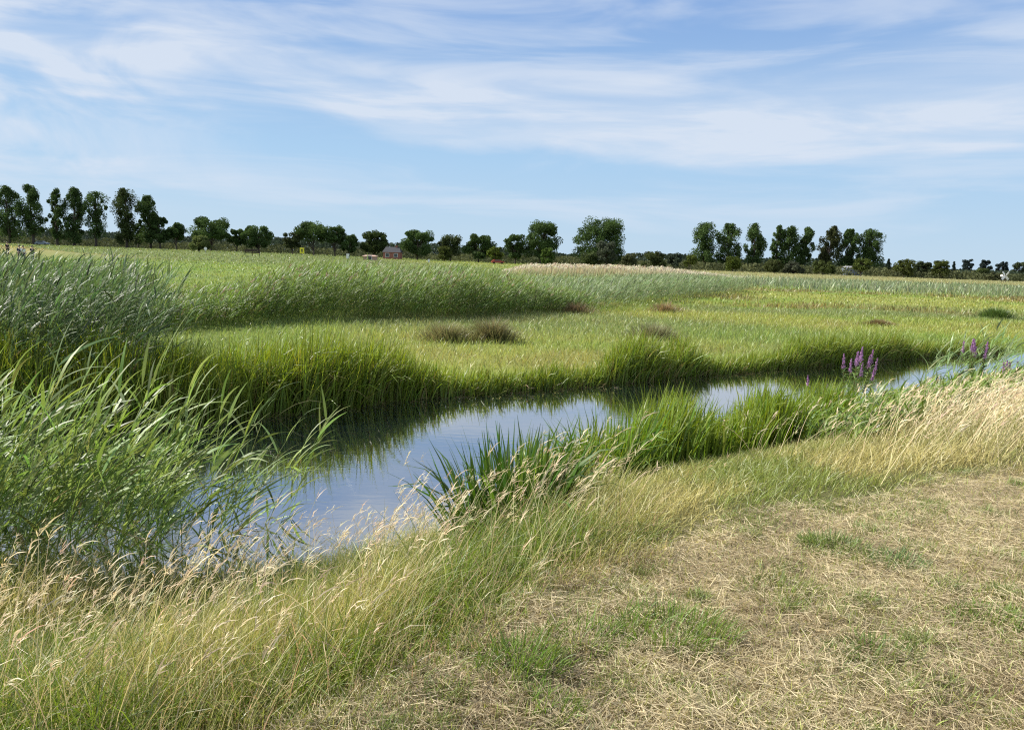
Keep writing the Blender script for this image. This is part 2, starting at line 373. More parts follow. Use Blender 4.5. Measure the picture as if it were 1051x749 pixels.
# ------------------------------------------------------------------ reeds
def reeds(bag, x, y, hgt, leaves=9, leaf_len=.36, leaf_w=.024, col=(.10, .155, .05), lean=.15, wind=.8, plume=None, base=None, segs=3, droop=.9, up=.55, t0=.22):
    n = len(x); P = P3(x, y, -.03) if base is None else base
    az = wind_az(n, .7); ln = np.abs(rng.normal(size=n)) * .08 + lean; bd = rng.uniform(.1, .35, n)
    pos, th = bag.blades(P, hgt, .010, az, ln, bd, jit(np.asarray(col) * 1.15, n), segs=5, prof='stem')
    for j in range(leaves):
        t = np.clip(t0 + (1 - t0) * (j + rng.uniform(-.3, .3, n)) / max(1, leaves - 1), .12, .995)
        q = t * 5; i = np.minimum(q.astype(int), 4); fr = (q - i)[:, None]
        B = pos[np.arange(n), i] * (1 - fr) + pos[np.arange(n), i + 1] * fr
        side = np.where((j % 2) == 0, 1, -1)
        a = np.where(rng.uniform(size=n) < wind, wind_az(n, .55), az + side * 1.4 + rng.normal(size=n) * .4)
        sc_ = np.where(t > .85, .8, 1.0) * (hgt / np.maximum(hgt.mean(), .1)) ** .5
        cc = jit(col, n, .32, .08); dry = (rng.uniform(size=n) < .06 * (t < .5))[:, None]; cc = np.where(dry, np.array([.3, .25, .12]), cc)
        bag.blades(B, leaf_len * sc_ * rng.uniform(.65, 1.25, n), leaf_w * rng.uniform(.7, 1.25, n), a, rng.uniform(up - .25, up + .35, n) * np.where(t > .9, .5, 1), rng.uniform(droop * .5, droop * 1.4, n), cc, cc * 1.08, segs=segs, twist=rng.normal(size=n) * .5, prof='leaf', pw=1.2)
    if plume is not None:
        k = rng.uniform(size=n) < plume[0]; m = int(k.sum())
        T = pos[k, -1]
        for q in range(5):
            bag.blades(T - np.array([0, 0, .05]), rng.uniform(.12, .26, m), .022, wind_az(m, .6), rng.uniform(.2, .7, m), rng.uniform(.5, 1.2, m), jit(plume[1], m), segs=3, prof='head')
    return pos

def strip(line, n, depth, power=1.0):
    """random points in the strip behind a front line"""
    line = np.asarray(line, float); sg = np.linalg.norm(np.diff(line, axis=0), axis=1); cu = np.concatenate([[0], np.cumsum(sg)])
    u = rng.uniform(0, cu[-1], n); x = np.interp(u, cu, line[:, 0]); y = np.interp(u, cu, line[:, 1])
    d = depth * rng.uniform(0, 1, n) ** power
    return x - .25 * d + rng.normal(size=n) * .25, y + d + rng.normal(size=n) * .25, d, u / cu[-1]

GRN = (.105, .165, .04); PALE = (.17, .225, .06)
# tall stand across the middle
b = Bag()
x, y, d, u = strip([(-11.5, 18.5), (-9.2, 21.5), (-7.3, 25.2), (-2.75, 28), (1.4, 33), (3.4, 35.5)], 6500, 9, 1.25)
hh = (.75 + .80 * sstep(.1, .42, u) - .75 * sstep(.6, 1, u)) * (.72 + .56 * fbm(x * .7, y * .7, 61, 4)) * rng.uniform(.72, 1.15, len(x))
reeds(b, x, y, hh, 8, .42, .026, mixc(GRN, PALE, .6 * sstep(.5, .1, u) + .0 * u).mean(0), lean=.16, segs=3, plume=(.12, (.3, .24, .16)))
x, y, d, u = strip([(3.4, 35.5), (7, 43), (11, 51), (21, 69)], 3200, 14, 1.1)
hh = 1.15 * (.8 + .4 * fbm(x * .3, y * .3, 62)) * rng.uniform(.8, 1.1, len(x))
reeds(b, x, y, hh, 7, .5, .04, (.14, .19, .08), lean=.12, segs=2)
x, y, d, u = strip([(-16, 52), (-4, 55), (2, 60)], 1800, 30, 1.0)
reeds(b, x, y, rng.uniform(.9, 1.3, len(x)) , 6, .5, .05, (.14, .19, .07), lean=.12, segs=2)
tag(b.build('reed_stand', M['reed']), 'tall green reed stand swaying across the middle of the marsh', 'reeds', kind='stuff')

# left reed bed beyond the ditch
b = Bag()
n = 2900; x = rng.uniform(-15, -5.2, n); y = rng.uniform(10.4, 19, n)
k = (y > far_y(x) + .1) & (x < -.505 * y + .5 * np.sin(y * 1.3)) & in_view(x, y, 1, 160); x, y = x[k], y[k]
hh = (1.62 + .62 * fbm(x * .5, y * .5, 63)) * rng.uniform(.85, 1.08, len(x)) 
reeds(b, x, y, hh, 11, .42, .024, (.075, .12, .045), lean=.24, segs=3)
tag(b.build('reed_bed', M['reed']), 'dark dense reed bed at the left beyond the ditch, tops bent by wind', 'reeds', kind='stuff')

# reeds on the near bank, left
b = Bag()
n = 400; x = rng.uniform(-6.8, -2.15, n); y = near_y(x) + rng.uniform(-.45, 1.5, n)
k = in_view(x, y, 1, 200) & (rng.uniform(size=n) < np.clip((-1.9 - x) / 1.4, .3, 1)); x, y = x[k], y[k]
hh = rng.uniform(1.05, 1.8, len(x)) * (1 - .08 * sstep(-3.2, -2.2, x))
reeds(b, x, y, hh, 11, .46, .021, (.155, .22, .06), lean=.2, wind=.8, segs=5, droop=.7, up=.6, t0=.36)
tag(b.build('bank_reeds', M['reed']), 'tangle of long pale green reed leaves on the near bank at left', 'reeds', kind='stuff')

# pale dead reeds before the far trees
b = Bag()
n = 5200; x = rng.uniform(-2, 34, n); y = 104 + .25 * x + rng.uniform(0, 16, n)
hh = rng.uniform(1.0, 1.45, n) * sstep(-3, 3, x) * (.35 + .65 * sstep(34, 20, x)) * (.6 + .75 * fbm(x * .5, y * .3, 66)) + .25
b.blades(P3(x, y), hh, .06, wind_az(n, .6), .08, rng.uniform(.1, .5, n), jit((.32, .32, .17), n, .2), jit((.44, .38, .26), n, .2), segs=3)
b.blades(P3(x, y) + np.array([0, 0, 1.]) * (hh * .9)[:, None], rng.uniform(.2, .4, n), .13, wind_az(n, .6), .4, .9, jit((.40, .36, .25), n, .15), segs=2, prof='head')
tag(b.build('dead_reeds', M['dry']), 'pale straw-pink strip of dead reeds in front of the far trees', 'reeds', kind='stuff')

# ------------------------------------------------------------------ near bank: long grass
def panicles(bag, T, col, n_sp=6, ln=.1, w=.006):
    m = len(T); c = jit(col, m, .15, .05)
    bag.blades(T - np.array([0, 0, .01]), ln * rng.uniform(.8, 1.5, m), w, wind_az(m, .5), rng.uniform(.3, .9, m), rng.uniform(.5, 1.2, m), c, segs=3, prof='head')
    for q in range(n_sp):
        dz = rng.uniform(-.5, .6, m)[:, None] * ln
        bag.blades(T + np.array([.35, 0, 1.]) * dz * .7, rng.uniform(.2, .55, m) * ln, w * .75, wind_az(m, .9), rng.uniform(.3, 1.2, m), rng.uniform(.2, .8, m), c * rng.uniform(.85, 1.15, (m, 1)), segs=2, prof='head')

STRAW = (.55, .47, .27); GREENB = (.15, .19, .035); LEAFY = (.11, .17, .03)
b = Bag()
def bank_points(n, x0, x1, a, c_):
    x = rng.uniform(x0, x1, n); t = rng.uniform(a, c_, n); y = mown_y(x) + (near_y(x) - mown_y(x)) * t
    return x, y, t
# green understorey over the whole bank
xL, yL, tL = bank_points(95000, -5.2, .9, -.03, 1.0)
k = in_view(xL, yL, .9, 80, 200) & (yL > 1.2); x, y, t = xL[k], yL[k], tL[k]; n = len(x)
gz = fbm(x * 1.4, y * 1.4, 91); cl = fbm(x * 3.2, y * 3.2, 92)
edge = sstep(-.03, .2, t)
hh = (.22 + .36 * cl) * (.22 + .78 * edge) * (1 - (.5 + .32 * sstep(-1.0, -.45, x)) * sstep(.38, .7, t) * sstep(-2.9, -2.2, x)) * rng.uniform(.5, 1.35, n)
col = mixc((.13, .20, .03), (.36, .345, .11), np.clip(sstep(.42, .65, gz) + .2 * rng.normal(size=n), 0, 1)); col = col * (1 + .2 * rng.normal(size=(n, 1)))
dryk = rng.uniform(size=n) < .15 + .3 * (1 - edge); col[dryk] = jit((.46, .39, .21), int(dryk.sum()))
b.blades(P3(x, y), hh, .0045 * rng.uniform(.7, 1.4, n), messy_az(n, .68), rng.uniform(.02, .55, n), rng.uniform(.1, 1.5, n), np.clip(col, .01, .8), segs=4)
# right-hand bank
xR, yR, tR = bank_points(120000, .2, 22, -.03, .98)
d_ = np.hypot(xR, yR); k = in_view(xR, yR, .6, 80, 100) & (rng.uniform(size=len(xR)) < np.clip(1.25 - d_ / 30, .3, 1)); x, y, t = xR[k], yR[k], tR[k]; n = len(x)
gz = fbm(x * .9, y * .9, 93); cl = fbm(x * 2.2, y * 2.2, 94); bl = sstep(2.6, 5.0, x) * sstep(.66, .36, t)
hh = (.10 + .14 * cl + .16 * bl) * (1 - (.55 + .2 * sstep(1.6, .6, x)) * sstep(.4, .7, t) * sstep(6, 4, x)) * (.4 + .6 * sstep(-.03, .12, t)) * rng.uniform(.5, 1.3, n)
col = mixc((.17, .22, .042), (.42, .375, .14), np.clip(sstep(.35, .6, gz) + .25 * rng.normal(size=n), 0, 1)); col = mixc(col, (.52, .45, .24), np.clip(bl * (.38 + .35 * rng.normal(size=n)), 0, 1))
col = col * (1 + .18 * rng.normal(size=(n, 1)))
b.blades(P3(x, y), hh, .0045 + .0003 * np.hypot(x, y), messy_az(n, .65), rng.uniform(.05, .7, n), rng.uniform(.2, 1.5, n), np.clip(col, .01, .8), segs=3)
tag(b.build('bank_grass', M['leaf']), 'long green and straw grass covering the slope of the near bank', 'grass', kind='stuff')

# flowering straw stems with seed heads
b = Bag()
x, y, t = bank_points(9000, -5.2, .8, .02, .98)
pd = .08 + .38 * sstep(.45, .62, fbm(x * 1.1, y * 1.1, 95)) ; pd = np.maximum(pd, .4 * sstep(.66, .85, t) * sstep(-2.6, -1.9, x) * sstep(-.3, -.8, x)); pd = pd * (1 - .85 * sstep(-.75, -.35, x) * sstep(.4, .6, t))
k = in_view(x, y, .9, 80, 200) & (y > 1.4) & (rng.uniform(size=len(x)) < pd); x, y, t = x[k], y[k], t[k]; n = len(x)
c = jit(STRAW, n, .15, .05)
pos, th = b.blades(P3(x, y), rng.uniform(.42, .85, n) * (1 - .38 * sstep(.45, .75, t)), .0028, messy_az(n, .45), rng.uniform(.05, .5, n), rng.uniform(.2, .8, n), c * np.array([.8, .9, .7]), c, segs=5, prof='stem')
panicles(b, pos[:, -1], (.58, .49, .31), 6, .085, .0055)
x, y, t = bank_points(15000, 1.5, 20, .03, .8)
pd = .03 * sstep(1.6, 2.6, x) + .6 * sstep(2.8, 5.2, x) * sstep(.66, .36, t)
k = in_view(x, y, .6, 80, 100) & (rng.uniform(size=len(x)) < pd); x, y, t = x[k], y[k], t[k]; n = len(x)
c = jit((.57, .48, .28), n, .15, .05)
pos, th = b.blades(P3(x, y), rng.uniform(.4, .8, n) * .88, .0035 + .0002 * np.hypot(x, y), messy_az(n, .2), rng.uniform(.15, .55, n), rng.uniform(.2, .8, n), c, segs=4, prof='stem')
panicles(b, pos[:, -1], (.60, .51, .32), 4, .10, .010)
tag(b.build('straw_stems', M['dry']), 'dry straw stems with feathery seed heads along the bank', 'grass', kind='stuff')

# sweet flag along the near shore at right
b = Bag()
n = 32000; x = rng.uniform(.1, 12, n); cl = fbm(x * 1.5, 0 * x, 97)
y = near_y(x) + rng.normal(size=n) * .4 - .62
k = (rng.uniform(size=n) < np.where(x < 5.4, .4 + .6 * sstep(.38, .58, cl), .35) * np.where((x > .25) & (x < .62), .15, 1)) & in_view(x, y); x, y = x[k], y[k]
h0 = (.42 + .66 * fbm(x * 2.4, 0 * x, 98, 4)) * (1 - .2 * sstep(1.8, 3.2, x)) * (1 - .22 * sstep(2.0, 1.2, x)) * (1 - .62 * sstep(4.4, 5.8, x))
flag_leaves(b, x, y, h0 * .5, h0 * 1.2, (.13, .20, .028), (1.25, 1.12, 1), w=.017, spread=.35)
# leafy herbs and broad reed leaves further right
n = 2100; x = rng.uniform(3.6, 17, n); y = near_y(x) - rng.uniform(.4, 3.2, n)
reeds(b, x, y, (rng.uniform(.2, .45, n) + .3 * sstep(10.5, 12, x)) * (1 + .35 * sstep(1, 2.4, near_y(x) - y)), 8, .26, .022, (.13, .195, .035), lean=.15, wind=.6, segs=3)
n = 80; x = rng.uniform(8.2, 15, n); y = near_y(x) + rng.uniform(-.6, .6, n)
reeds(b, x, y, rng.uniform(1.0, 1.5, n), 9, .4, .026, (.15, .22, .075), lean=.15, wind=.85, segs=4)
tag(b.build('shore_flag', M['leaf']), 'green sword leaves and herbs fringing the near shore on the right', 'reeds', kind='stuff')

# ------------------------------------------------------------------ mown strip: cut straw and short regrowth
b = Bag()
def mown_points(n):
    n = int(n * 1.3); y = 1.5 + 11.4 * rng.uniform(0, 1, n) ** 1.7; x = y * rng.uniform(-.6, 1.2, n)
    k = (y < mown_y(x) + .1) & in_view(x, y, .9, 60, 120); return x[k], y[k]
x, y = mown_points(340000); n = len(x)
g = fbm(x * .9, y * .9, 55); col = mixc((.52, .45, .28), (.27, .21, .12), np.clip(.6 * sstep(.45, .7, fbm(x * 3.3, y * 3.3, 57)) + .3 * rng.normal(size=n), 0, 1)) * (1 + .2 * rng.normal(size=(n, 1)))
P = P3(x, y, 0); P[:, 2] += rng.uniform(0, .03, n)
b.blades(P, rng.uniform(.02, .11, n), .0027 * rng.uniform(.7, 1.4, n), rng.uniform(0, 6.3, n), rng.uniform(1.15, 1.62, n), rng.uniform(-.2, .45, n), np.clip(col, .02, .85), segs=2, prof='stem')
tag(b.build('cut_straw', M['dry']), 'bleached mown straw lying over the ground in the foreground', 'straw', kind='stuff')
b = Bag()
x, y = mown_points(170000); g = fbm(x * .9, y * .9, 55); g2 = fbm(x * 4, y * 4, 58)
k = rng.uniform(size=len(x)) < .34 + .35 * sstep(.45, .64, .3 * g + .7 * g2); x, y = x[k], y[k]; n = len(x)
cx_, cy_ = mown_points(330); q = rng.integers(0, len(cx_), 24000); rr = rng.uniform(.03, .13, len(cx_))[q]; px_ = cx_[q] + rng.normal(size=len(q)) * rr; py_ = cy_[q] + rng.normal(size=len(q)) * rr * .8
b.blades(P3(px_, py_, 0), rng.uniform(.03, .085, len(q)), .0042, rng.uniform(0, 6.3, len(q)), rng.uniform(0, .7, len(q)), rng.uniform(.2, 1.2, len(q)), jit((.20, .25, .075), len(q), .2), segs=3)
b.blades(P3(x, y, 0), rng.uniform(.02, .075, n), .0042 * rng.uniform(.7, 1.3, n), rng.uniform(0, 6.3, n), rng.uniform(0, .8, n), rng.uniform(.2, 1.2, n), jit((.28, .31, .085), n, .25), segs=3)
tag(b.build('short_turf', M['leaf']), 'short patchy green regrowth between the mown straw', 'grass', kind='stuff')

# taller green tufts left standing in the mown strip
def tuft(px, py, rad, hgt, n, label, col=(.13, .21, .035)):
    x0, y0 = ground_pt(px, py, .9); z0 = float(land(x0, y0))
    b = Bag(); a = rng.uniform(0, 6.3, n); r = rad * np.sqrt(rng.uniform(0, 1, n)); x = x0 + r * np.cos(a) * 1.3; y = y0 + r * np.sin(a)
    b.blades(P3(x, y, -.005), hgt * rng.uniform(.45, 1.2, n) * (1.1 - .5 * r / rad), .005 * rng.uniform(.7, 1.3, n), np.where(rng.uniform(size=n) < .5, a, wind_az(n)), rng.uniform(0, .5, n), rng.uniform(.2, 1.1, n), jit(col, n, .2), segs=4)
    tag(b.build('grass_tuft', M['leaf'], origin=(x0, y0, z0)), label, 'grass tuft', 'green tufts in the mown straw')
tuft(690, 655, .22, .17, 520, 'largest bright green grass tuft standing in the mown straw, right of centre')
tuft(598, 662, .16, .13, 300, 'mid green loose grass tuft just left of the largest tuft in the straw')
tuft(532, 690, .15, .16, 380, 'bright green grass tuft beside the foot of the long bank grass')
tuft(562, 738, .11, .10, 180, 'small grass tuft at the bottom edge below the other tufts')
tuft(852, 566, .16, .11, 420, 'low flat green grass tuft furthest up the mown strip by the blond grass', (.14, .2, .05))
tuft(920, 582, .13, .10, 330, 'small bluish green tuft in pale straw on the upper right', (.12, .19, .06))
tuft(803, 610, .17, .10, 450, 'wide low yellowish green tuft in the middle of the mown strip', (.17, .21, .05))
tuft(895, 678, .16, .09, 450, 'low dark green tuft near the lower right of the mown strip', (.12, .18, .04))
tuft(1015, 640, .16, .09, 450, 'low green tuft at the right edge of the mown strip')

# broad-leaved clump standing alone at the water's edge
def clump(px, py, z, n, hgt, rad, label, col, w=.026):
    x0, y0 = ground_pt(px, py, z); b = Bag(); a = rng.uniform(0, 6.3, n); r = rad * np.sqrt(rng.uniform(0, 1, n)); x = x0 + r * np.cos(a); y = y0 + r * np.sin(a)
    b.blades(P3(x, y, -.03), hgt * rng.uniform(.5, 1.15, n), w * rng.uniform(.7, 1.25, n), a + rng.normal(size=n) * .5, rng.uniform(.02, .38, n) * (r / rad + .3), np.where(rng.uniform(size=n) < .35, rng.uniform(.8, 2.0, n), rng.uniform(.05, .5, n)), jit(col, n, .22), segs=5, prof='sword', pw=2)
    return tag(b.build('flag_clump', M['leaf'], origin=(x0, y0, float(land(x0, y0)))), label, 'marsh plant')
clump(522, 578, .3, 420, .86, .36, 'dark green clump of broad sword leaves at the water edge, centre foreground', (.062, .125, .02))
clump(618, 508, .1, 240, .82, .38, 'leafy light green clump of flag leaves right of the dark water-edge clump', (.11, .19, .03), .02)

# ------------------------------------------------------------------ tussocks in the marsh
def tussock(px, py, w, h, n, label, col, tip, bl=.006):
    x0, y0 = ground_pt(px, py, .17); z0 = float(land(x0, y0)); b = Bag()
    a = rng.uniform(0, 6.3, n); r = w * np.minimum(1.3, np.abs(rng.normal(size=n)) * .52); x = x0 + r * np.cos(a); y = y0 + .6 * r * np.sin(a)
    b.blades(P3(x, y), h * rng.uniform(.6, 1.1, n) * (1.1 - .45 * r / w), bl + .0004 * y0, a + rng.normal(size=n) * .4, rng.uniform(.05, .5, n), rng.uniform(.3, 1.1, n), jit(col, n, .2), jit(tip, n, .2), segs=3)
    tag(b.build('sedge_tussock', M['leaf'], origin=(x0, y0, z0)), label, 'tussock', 'sedge tussocks in the marsh')
tussock(458, 351, .75, .62, 1100, 'paler wide brownish tussock left of the darker brown one in the marsh', (.16, .165, .065), (.21, .20, .09))
tussock(505, 351, .75, .72, 1400, 'dark brown rounded tussock in the marsh beyond the ditch', (.13, .135, .05), (.18, .165, .075))
tussock(672, 349, .9, .62, 900, 'greyish brown tussock beside the far bank sword leaves', (.18, .19, .085), (.22, .21, .11))
tussock(683, 321, .9, .6, 500, 'small straw-brown tussock at the edge of the bluish reeds', (.22, .18, .08), (.28, .2, .1))
tussock(590, 322, 1.0, .6, 500, 'olive brown low tussock at the foot of the tall reed stand', (.17, .15, .06), (.2, .14, .08))
tussock(902, 335, .75, .34, 1100, 'flat rusty brown tussock on the right of the open marsh', (.18, .15, .06), (.2, .15, .07))
tussock(1022, 328, .95, .72, 1500, 'dark green spreading tussock at the right edge of the marsh', (.075, .125, .035), (.1, .16, .04))

# ------------------------------------------------------------------ purple loosestrife
def loosestrife(px, py, z, hgt, spikes, label, seed):
    x0, y0 = ground_pt(px, py, z); z0 = float(land(x0, y0)); root = empty('purple_loosestrife', (x0, y0, z0)); r2 = random.Random(seed)
    tag(root, label, 'flower', 'purple loosestrife on the near bank')
    sb, lb = Bag(), Bag()
    for i in range(spikes):
        a = r2.uniform(0, 6.3); rr = r2.uniform(.02, .26); h = hgt * r2.uniform(.72, 1.05); lean = r2.uniform(.0, .16)
        p0 = np.array([rr * math.cos(a), rr * math.sin(a), -.02]); p1 = p0 + np.array([math.cos(a) * lean + .03, math.sin(a) * lean, 1]) * h
        ts = np.linspace(0, 1, 6)[:, None]; pts = p0 * (1 - ts) + p1 * ts; sb.tube(pts, np.linspace(.006, .003, 6), (.13, .12, .05), 5)
        tl = np.repeat(np.linspace(.15, .78, 26), 2)[:, None]; Lp = p0 * (1 - tl) + p1 * tl; m = len(Lp)
        lb.blades(Lp, rng.uniform(.06, .11, m), .017, rng.uniform(0, 6.3, m), rng.uniform(.6, 1.1, m), rng.uniform(.2, .8, m), jit((.12, .19, .05), m), segs=3, prof='leaf')
        fb = Bag(); ln = .19 * r2.uniform(.8, 1.25); m = 240; tt = rng.uniform(0, 1, m); dirv = (p1 - p0) / np.linalg.norm(p1 - p0)
        C = p1 - dirv * ln + dirv * (tt * ln * 1.05)[:, None] + rng.normal(size=(m, 3)) * (.015 * (1.05 - .85 * tt))[:, None]
        fb.quads(C, rng.uniform(.011, .02, m), jit((.36, .19, .36), m, .3), .7)
        fb.build('flower_spike', M['leaf'], root)
    sb.build('stem', M['leaf'], root); lb.build('foliage', M['leaf'], root)
loosestrife(872, 430, .2, 1.18, 11, 'purple loosestrife with a broad cluster of low magenta spikes over the shore flag leaves', 3)
loosestrife(846, 428, .1, .80, 3, 'sparse purple loosestrife with few thin spikes, leftmost on the near bank', 4)
loosestrife(992, 412, .2, 1.12, 9, 'tallest purple loosestrife with upright bright spikes at the right of the ditch', 6)
loosestrife(1040, 418, .4, .85, 4, 'faded purple loosestrife half hidden in blond grass by the right edge', 8)

# ------------------------------------------------------------------ single reeds arching over the water
def lone_reed(px, py, z, hgt, label, lean=.25):
    x0, y0 = ground_pt(px, py, z); z0 = float(land(x0, y0)); root = empty('reed_plant', (x0, y0, z0)); tag(root, label, 'reed', 'single reeds over the water')
    s = Bag(); P = np.array([[0, 0, -.05]]); az = np.array([rng.normal() * .25]); pos, th = s.blades(P, hgt, .009, az, lean, .3, jit((.16, .22, .08), 1), segs=8, prof='stem', twist=0.2)
    s.build('stem', M['reed'], root)
    for j in range(9):
        t = .25 + .74 * j / 8; q = t * 8; i = min(int(q), 7); B = pos[:, i] * (1 - (q - i)) + pos[:, i + 1] * (q - i); l = Bag()
        l.blades(B, .42 * rng.uniform(.8, 1.2), .021 * rng.uniform(.8, 1.2), np.array([rng.normal() * .45 + (0 if j % 3 else 2.6)]), rng.uniform(.35, .8), rng.uniform(.5, 1.2), jit((.15, .215, .075), 1, .12), segs=8, prof='leaf', twist=rng.normal() * .5, pw=1.2)
        l.build('leaf', M['reed'], root)
lone_reed(205, 520, .05, 1.6, 'slender reed at the left water edge with leaves over the dark reflection')
lone_reed(236, 520, .05, 1.5, 'reed bending rightwards over the dark water, outermost of the left reeds', .3)
lone_reed(222, 540, .1, 1.25, 'shorter reed between two taller ones in front of the dark water')
lone_reed(150, 520, .1, 1.8, 'tall reed with long pale leaves rising from the left near bank')
lone_reed(20, 560, .35, 1.75, 'tallest broad-leaved reed at the left edge of the near bank', .1)
lone_reed(1010, 420, .2, 1.15, 'pale arching reed beside the tallest loosestrife', .2)
lone_reed(935, 420, .1, 1.0, 'thin reed with drooping tip between the two purple loosestrife groups', .2)

# ------------------------------------------------------------------ trees
def tree(name, kind, px, Y, ytop, wpx, label, cat, group=None, col=None, lean=0.0, base=.16, n=None, lobes=None, seed=0, leafs=.5):
    global rng
    keep = rng; rng = np.random.default_rng(1000 + seed)
    zb = float(land(stand(px, Y, 1.0), Y)); x0 = stand(px, Y, zb + 2); zb = float(land(x0, Y))
    zt = zb + 5
    for _ in range(15):
        zt += (proj(x0 + lean * (zt - zb), Y, zt)[1] - ytop) * Y / F
    h = zt - zb; w = wpx * Y / F
    root = empty(name, (x0, Y, zb)); tag(root, label, cat, group)
    tb, cb = Bag(), Bag(); col = np.array(col if col is not None else (.06, .10, .03))
    ax = lambda z: np.array([lean * z + .012 * h * math.sin(z / h * 4 + seed), .01 * h * math.cos(z / h * 3 + seed), z])
    tr = .018 * h + .05
    if kind == 'shrub':
        for i in range(5):
            a = i * 1.26; tb.tube([(.1 * math.cos(a), .1 * math.sin(a), -.1), (.3 * w * math.cos(a) * .5, .3 * w * math.sin(a) * .5, .45 * h), (.5 * w * math.cos(a) * .6, .5 * w * math.sin(a) * .6, .75 * h)], [.05, .035, .02])
    else:
        zs = np.linspace(-.2, h * (.93 if kind == 'poplar' else .62), 9); tb.tube(np.stack([ax(z) for z in zs]), tr * np.linspace(1.15, .25, 9) ** 1.0, k=7)
    pts = []
    K = {'poplar': 62, 'oak': 46, 'round': 46, 'shrub': 22, 'conifer': 26}[kind] if lobes is None else int(lobes * 1.7)
    for i in range(K):
        u = (i + rng.uniform(0, 1)) / K; a = rng.uniform(0, 6.28)
        if kind == 'poplar':
            z = h * (base + (.97 - base) * u); prof = .5 * w * (.55 + .75 * math.sin(math.pi * min(1, .18 + .72 * u)) ) * (.45 + .8 * float(vnoise(u * 5.5, seed * 3.1, 7)))
            if u > .9: prof *= .5
            r = prof * rng.uniform(.2, 1.0) ; rad = w * rng.uniform(.09, .25); fl = 1.3
        elif kind == 'conifer':
            z = h * (.08 + .88 * u); r = .5 * w * (1 - u) * rng.uniform(.4, 1); rad = w * .22 * (1.1 - .8 * u); fl = 1.0
        elif kind == 'shrub':
            z = h * rng.uniform(.2, .78); r = .5 * w * math.sqrt(rng.uniform(.02, 1)) * (1.1 - .55 * z / h); rad = min(w, h) * rng.uniform(.13, .25); fl = .9
        else:
            u2 = rng.uniform(0, 1); z = h * (base + .12 + (.86 - base - .12) * u2); q = (z / h - base) / (1 - base)
            env = math.sqrt(max(.05, 1 - (2 * q - .95) ** 2)) if kind == 'round' else math.sqrt(max(.08, 1 - max(0, (q - .35) / .68) ** 2)) * (.8 + .2 * min(1, q / .3))
            r = .5 * w * env * rng.uniform(.35, .92); rad = min(w, h) * rng.uniform(.08, .19); fl = .85
        z = min(z, h - rad * fl * .92); c = ax(z); c = c + np.array([r * math.cos(a), r * math.sin(a), 0])
        if kind in ('oak', 'round', 'poplar') and i % 2 == 0:
            z0 = max(.12 * h, z - r * 1.1 - .08 * h); p0 = ax(z0); mid = (p0 + c) / 2 + np.array([0, 0, .03 * h]); tb.tube([p0, mid, c], [tr * .45, tr * .28, tr * .12], k=5)
        m = int((n or 2600) * 4.2 / K); v = rng.normal(size=(m, 3)); v /= np.linalg.norm(v, axis=1, keepdims=True); v *= (rng.uniform(0, 1, m) ** .38)[:, None] * rad
        v[:, 2] *= fl; tone = rng.uniform(.75, 1.3)
        pts.append((c + v, np.full(m, tone)))
    Pn = np.concatenate([p_ for p_, _ in pts]); tone = np.concatenate([t_ for _, t_ in pts])[:, None]
    Pn = Pn[Pn[:, 2] > .05 * h] if kind != 'shrub' else Pn; tone = tone[:len(Pn)]
    
    cb.quads(Pn, rng.uniform(.7, 1.3, len(Pn)) * leafs * 1.05 * (Y / 290), np.clip(col * tone * (1 + .18 * rng.normal(size=(len(Pn), 1))), .005, .6), .65)
    cb.build('foliage' if kind == 'shrub' else 'crown', M['tree'], root); tb.build('stem' if kind == 'shrub' else 'trunk', M['bark'], root)
    rng = keep
    return root

LP = 'poplars along the left dyke'
tree('poplar_tree', 'poplar', 9, 275, 190, 21, 'tall poplar above the people at the left edge of the photo', 'tree', LP, seed=1, base=.12)
tree('poplar_tree', 'poplar', 34, 275, 189, 21, 'dense dark poplar with a narrow foot, second of the left row', 'tree', LP, seed=2, base=.2)
tree('poplar_tree', 'poplar', 59, 280, 193, 15, 'thin ragged poplar with gaps, third of the left row', 'tree', LP, seed=3, base=.12, n=1900)
tree('poplar_tree', 'poplar', 77, 280, 192, 19, 'poplar with a notched left side, fourth of the left row', 'tree', LP, seed=4, base=.08)
tree('poplar_tree', 'poplar', 99, 280, 196, 18, 'open see-through poplar standing alone in the middle of the left row', 'tree', LP, seed=5, base=.22, n=1600)
tree('poplar_tree', 'poplar', 130, 280, 193, 24, 'broadest poplar of the left row, greenish', 'tree', LP, seed=6, base=.1, col=(.045, .065, .02))
tree('poplar_tree', 'poplar', 154, 285, 200, 20, 'rounded poplar at the right end of the left row', 'tree', LP, seed=7, base=.15)
tree('poplar_tree', 'oak', 164, 285, 219, 20, 'dark rounded tree leaning against the last poplar of the left row', 'tree', seed=8, base=.1)
tree('broadleaf_tree', 'oak', 181, 290, 227, 20, 'low dark spreading tree between the left poplars and the wide oak', 'tree', seed=9, base=.3)
tree('broadleaf_tree', 'oak', 142, 292, 226, 12, 'small slender dark tree between the broadest poplar and the row end', 'tree', seed=10, base=.1, n=900)
DO = 'dark broadleaf trees along the far road'
tree('oak_tree', 'oak', 217, 270, 221, 44, 'wide oak with knobbly crown behind the pale green shrub', 'tree', DO, seed=11, base=.28, n=3200, lobes=28)
tree('oak_tree', 'round', 243, 275, 232, 17, 'narrow oak touching the left side of the rounded oak by the timber fence', 'tree', DO, seed=12, base=.2, n=1300)
tree('oak_tree', 'round', 265, 275, 230, 34, 'rounded dark oak right behind the timber fence', 'tree', DO, seed=13, base=.15, n=2800)
tree('oak_tree', 'round', 300, 262, 236, 18, 'small airy tree left of the yellow sign', 'tree', DO, seed=14, base=.2, n=1100, col=(.055, .07, .03))
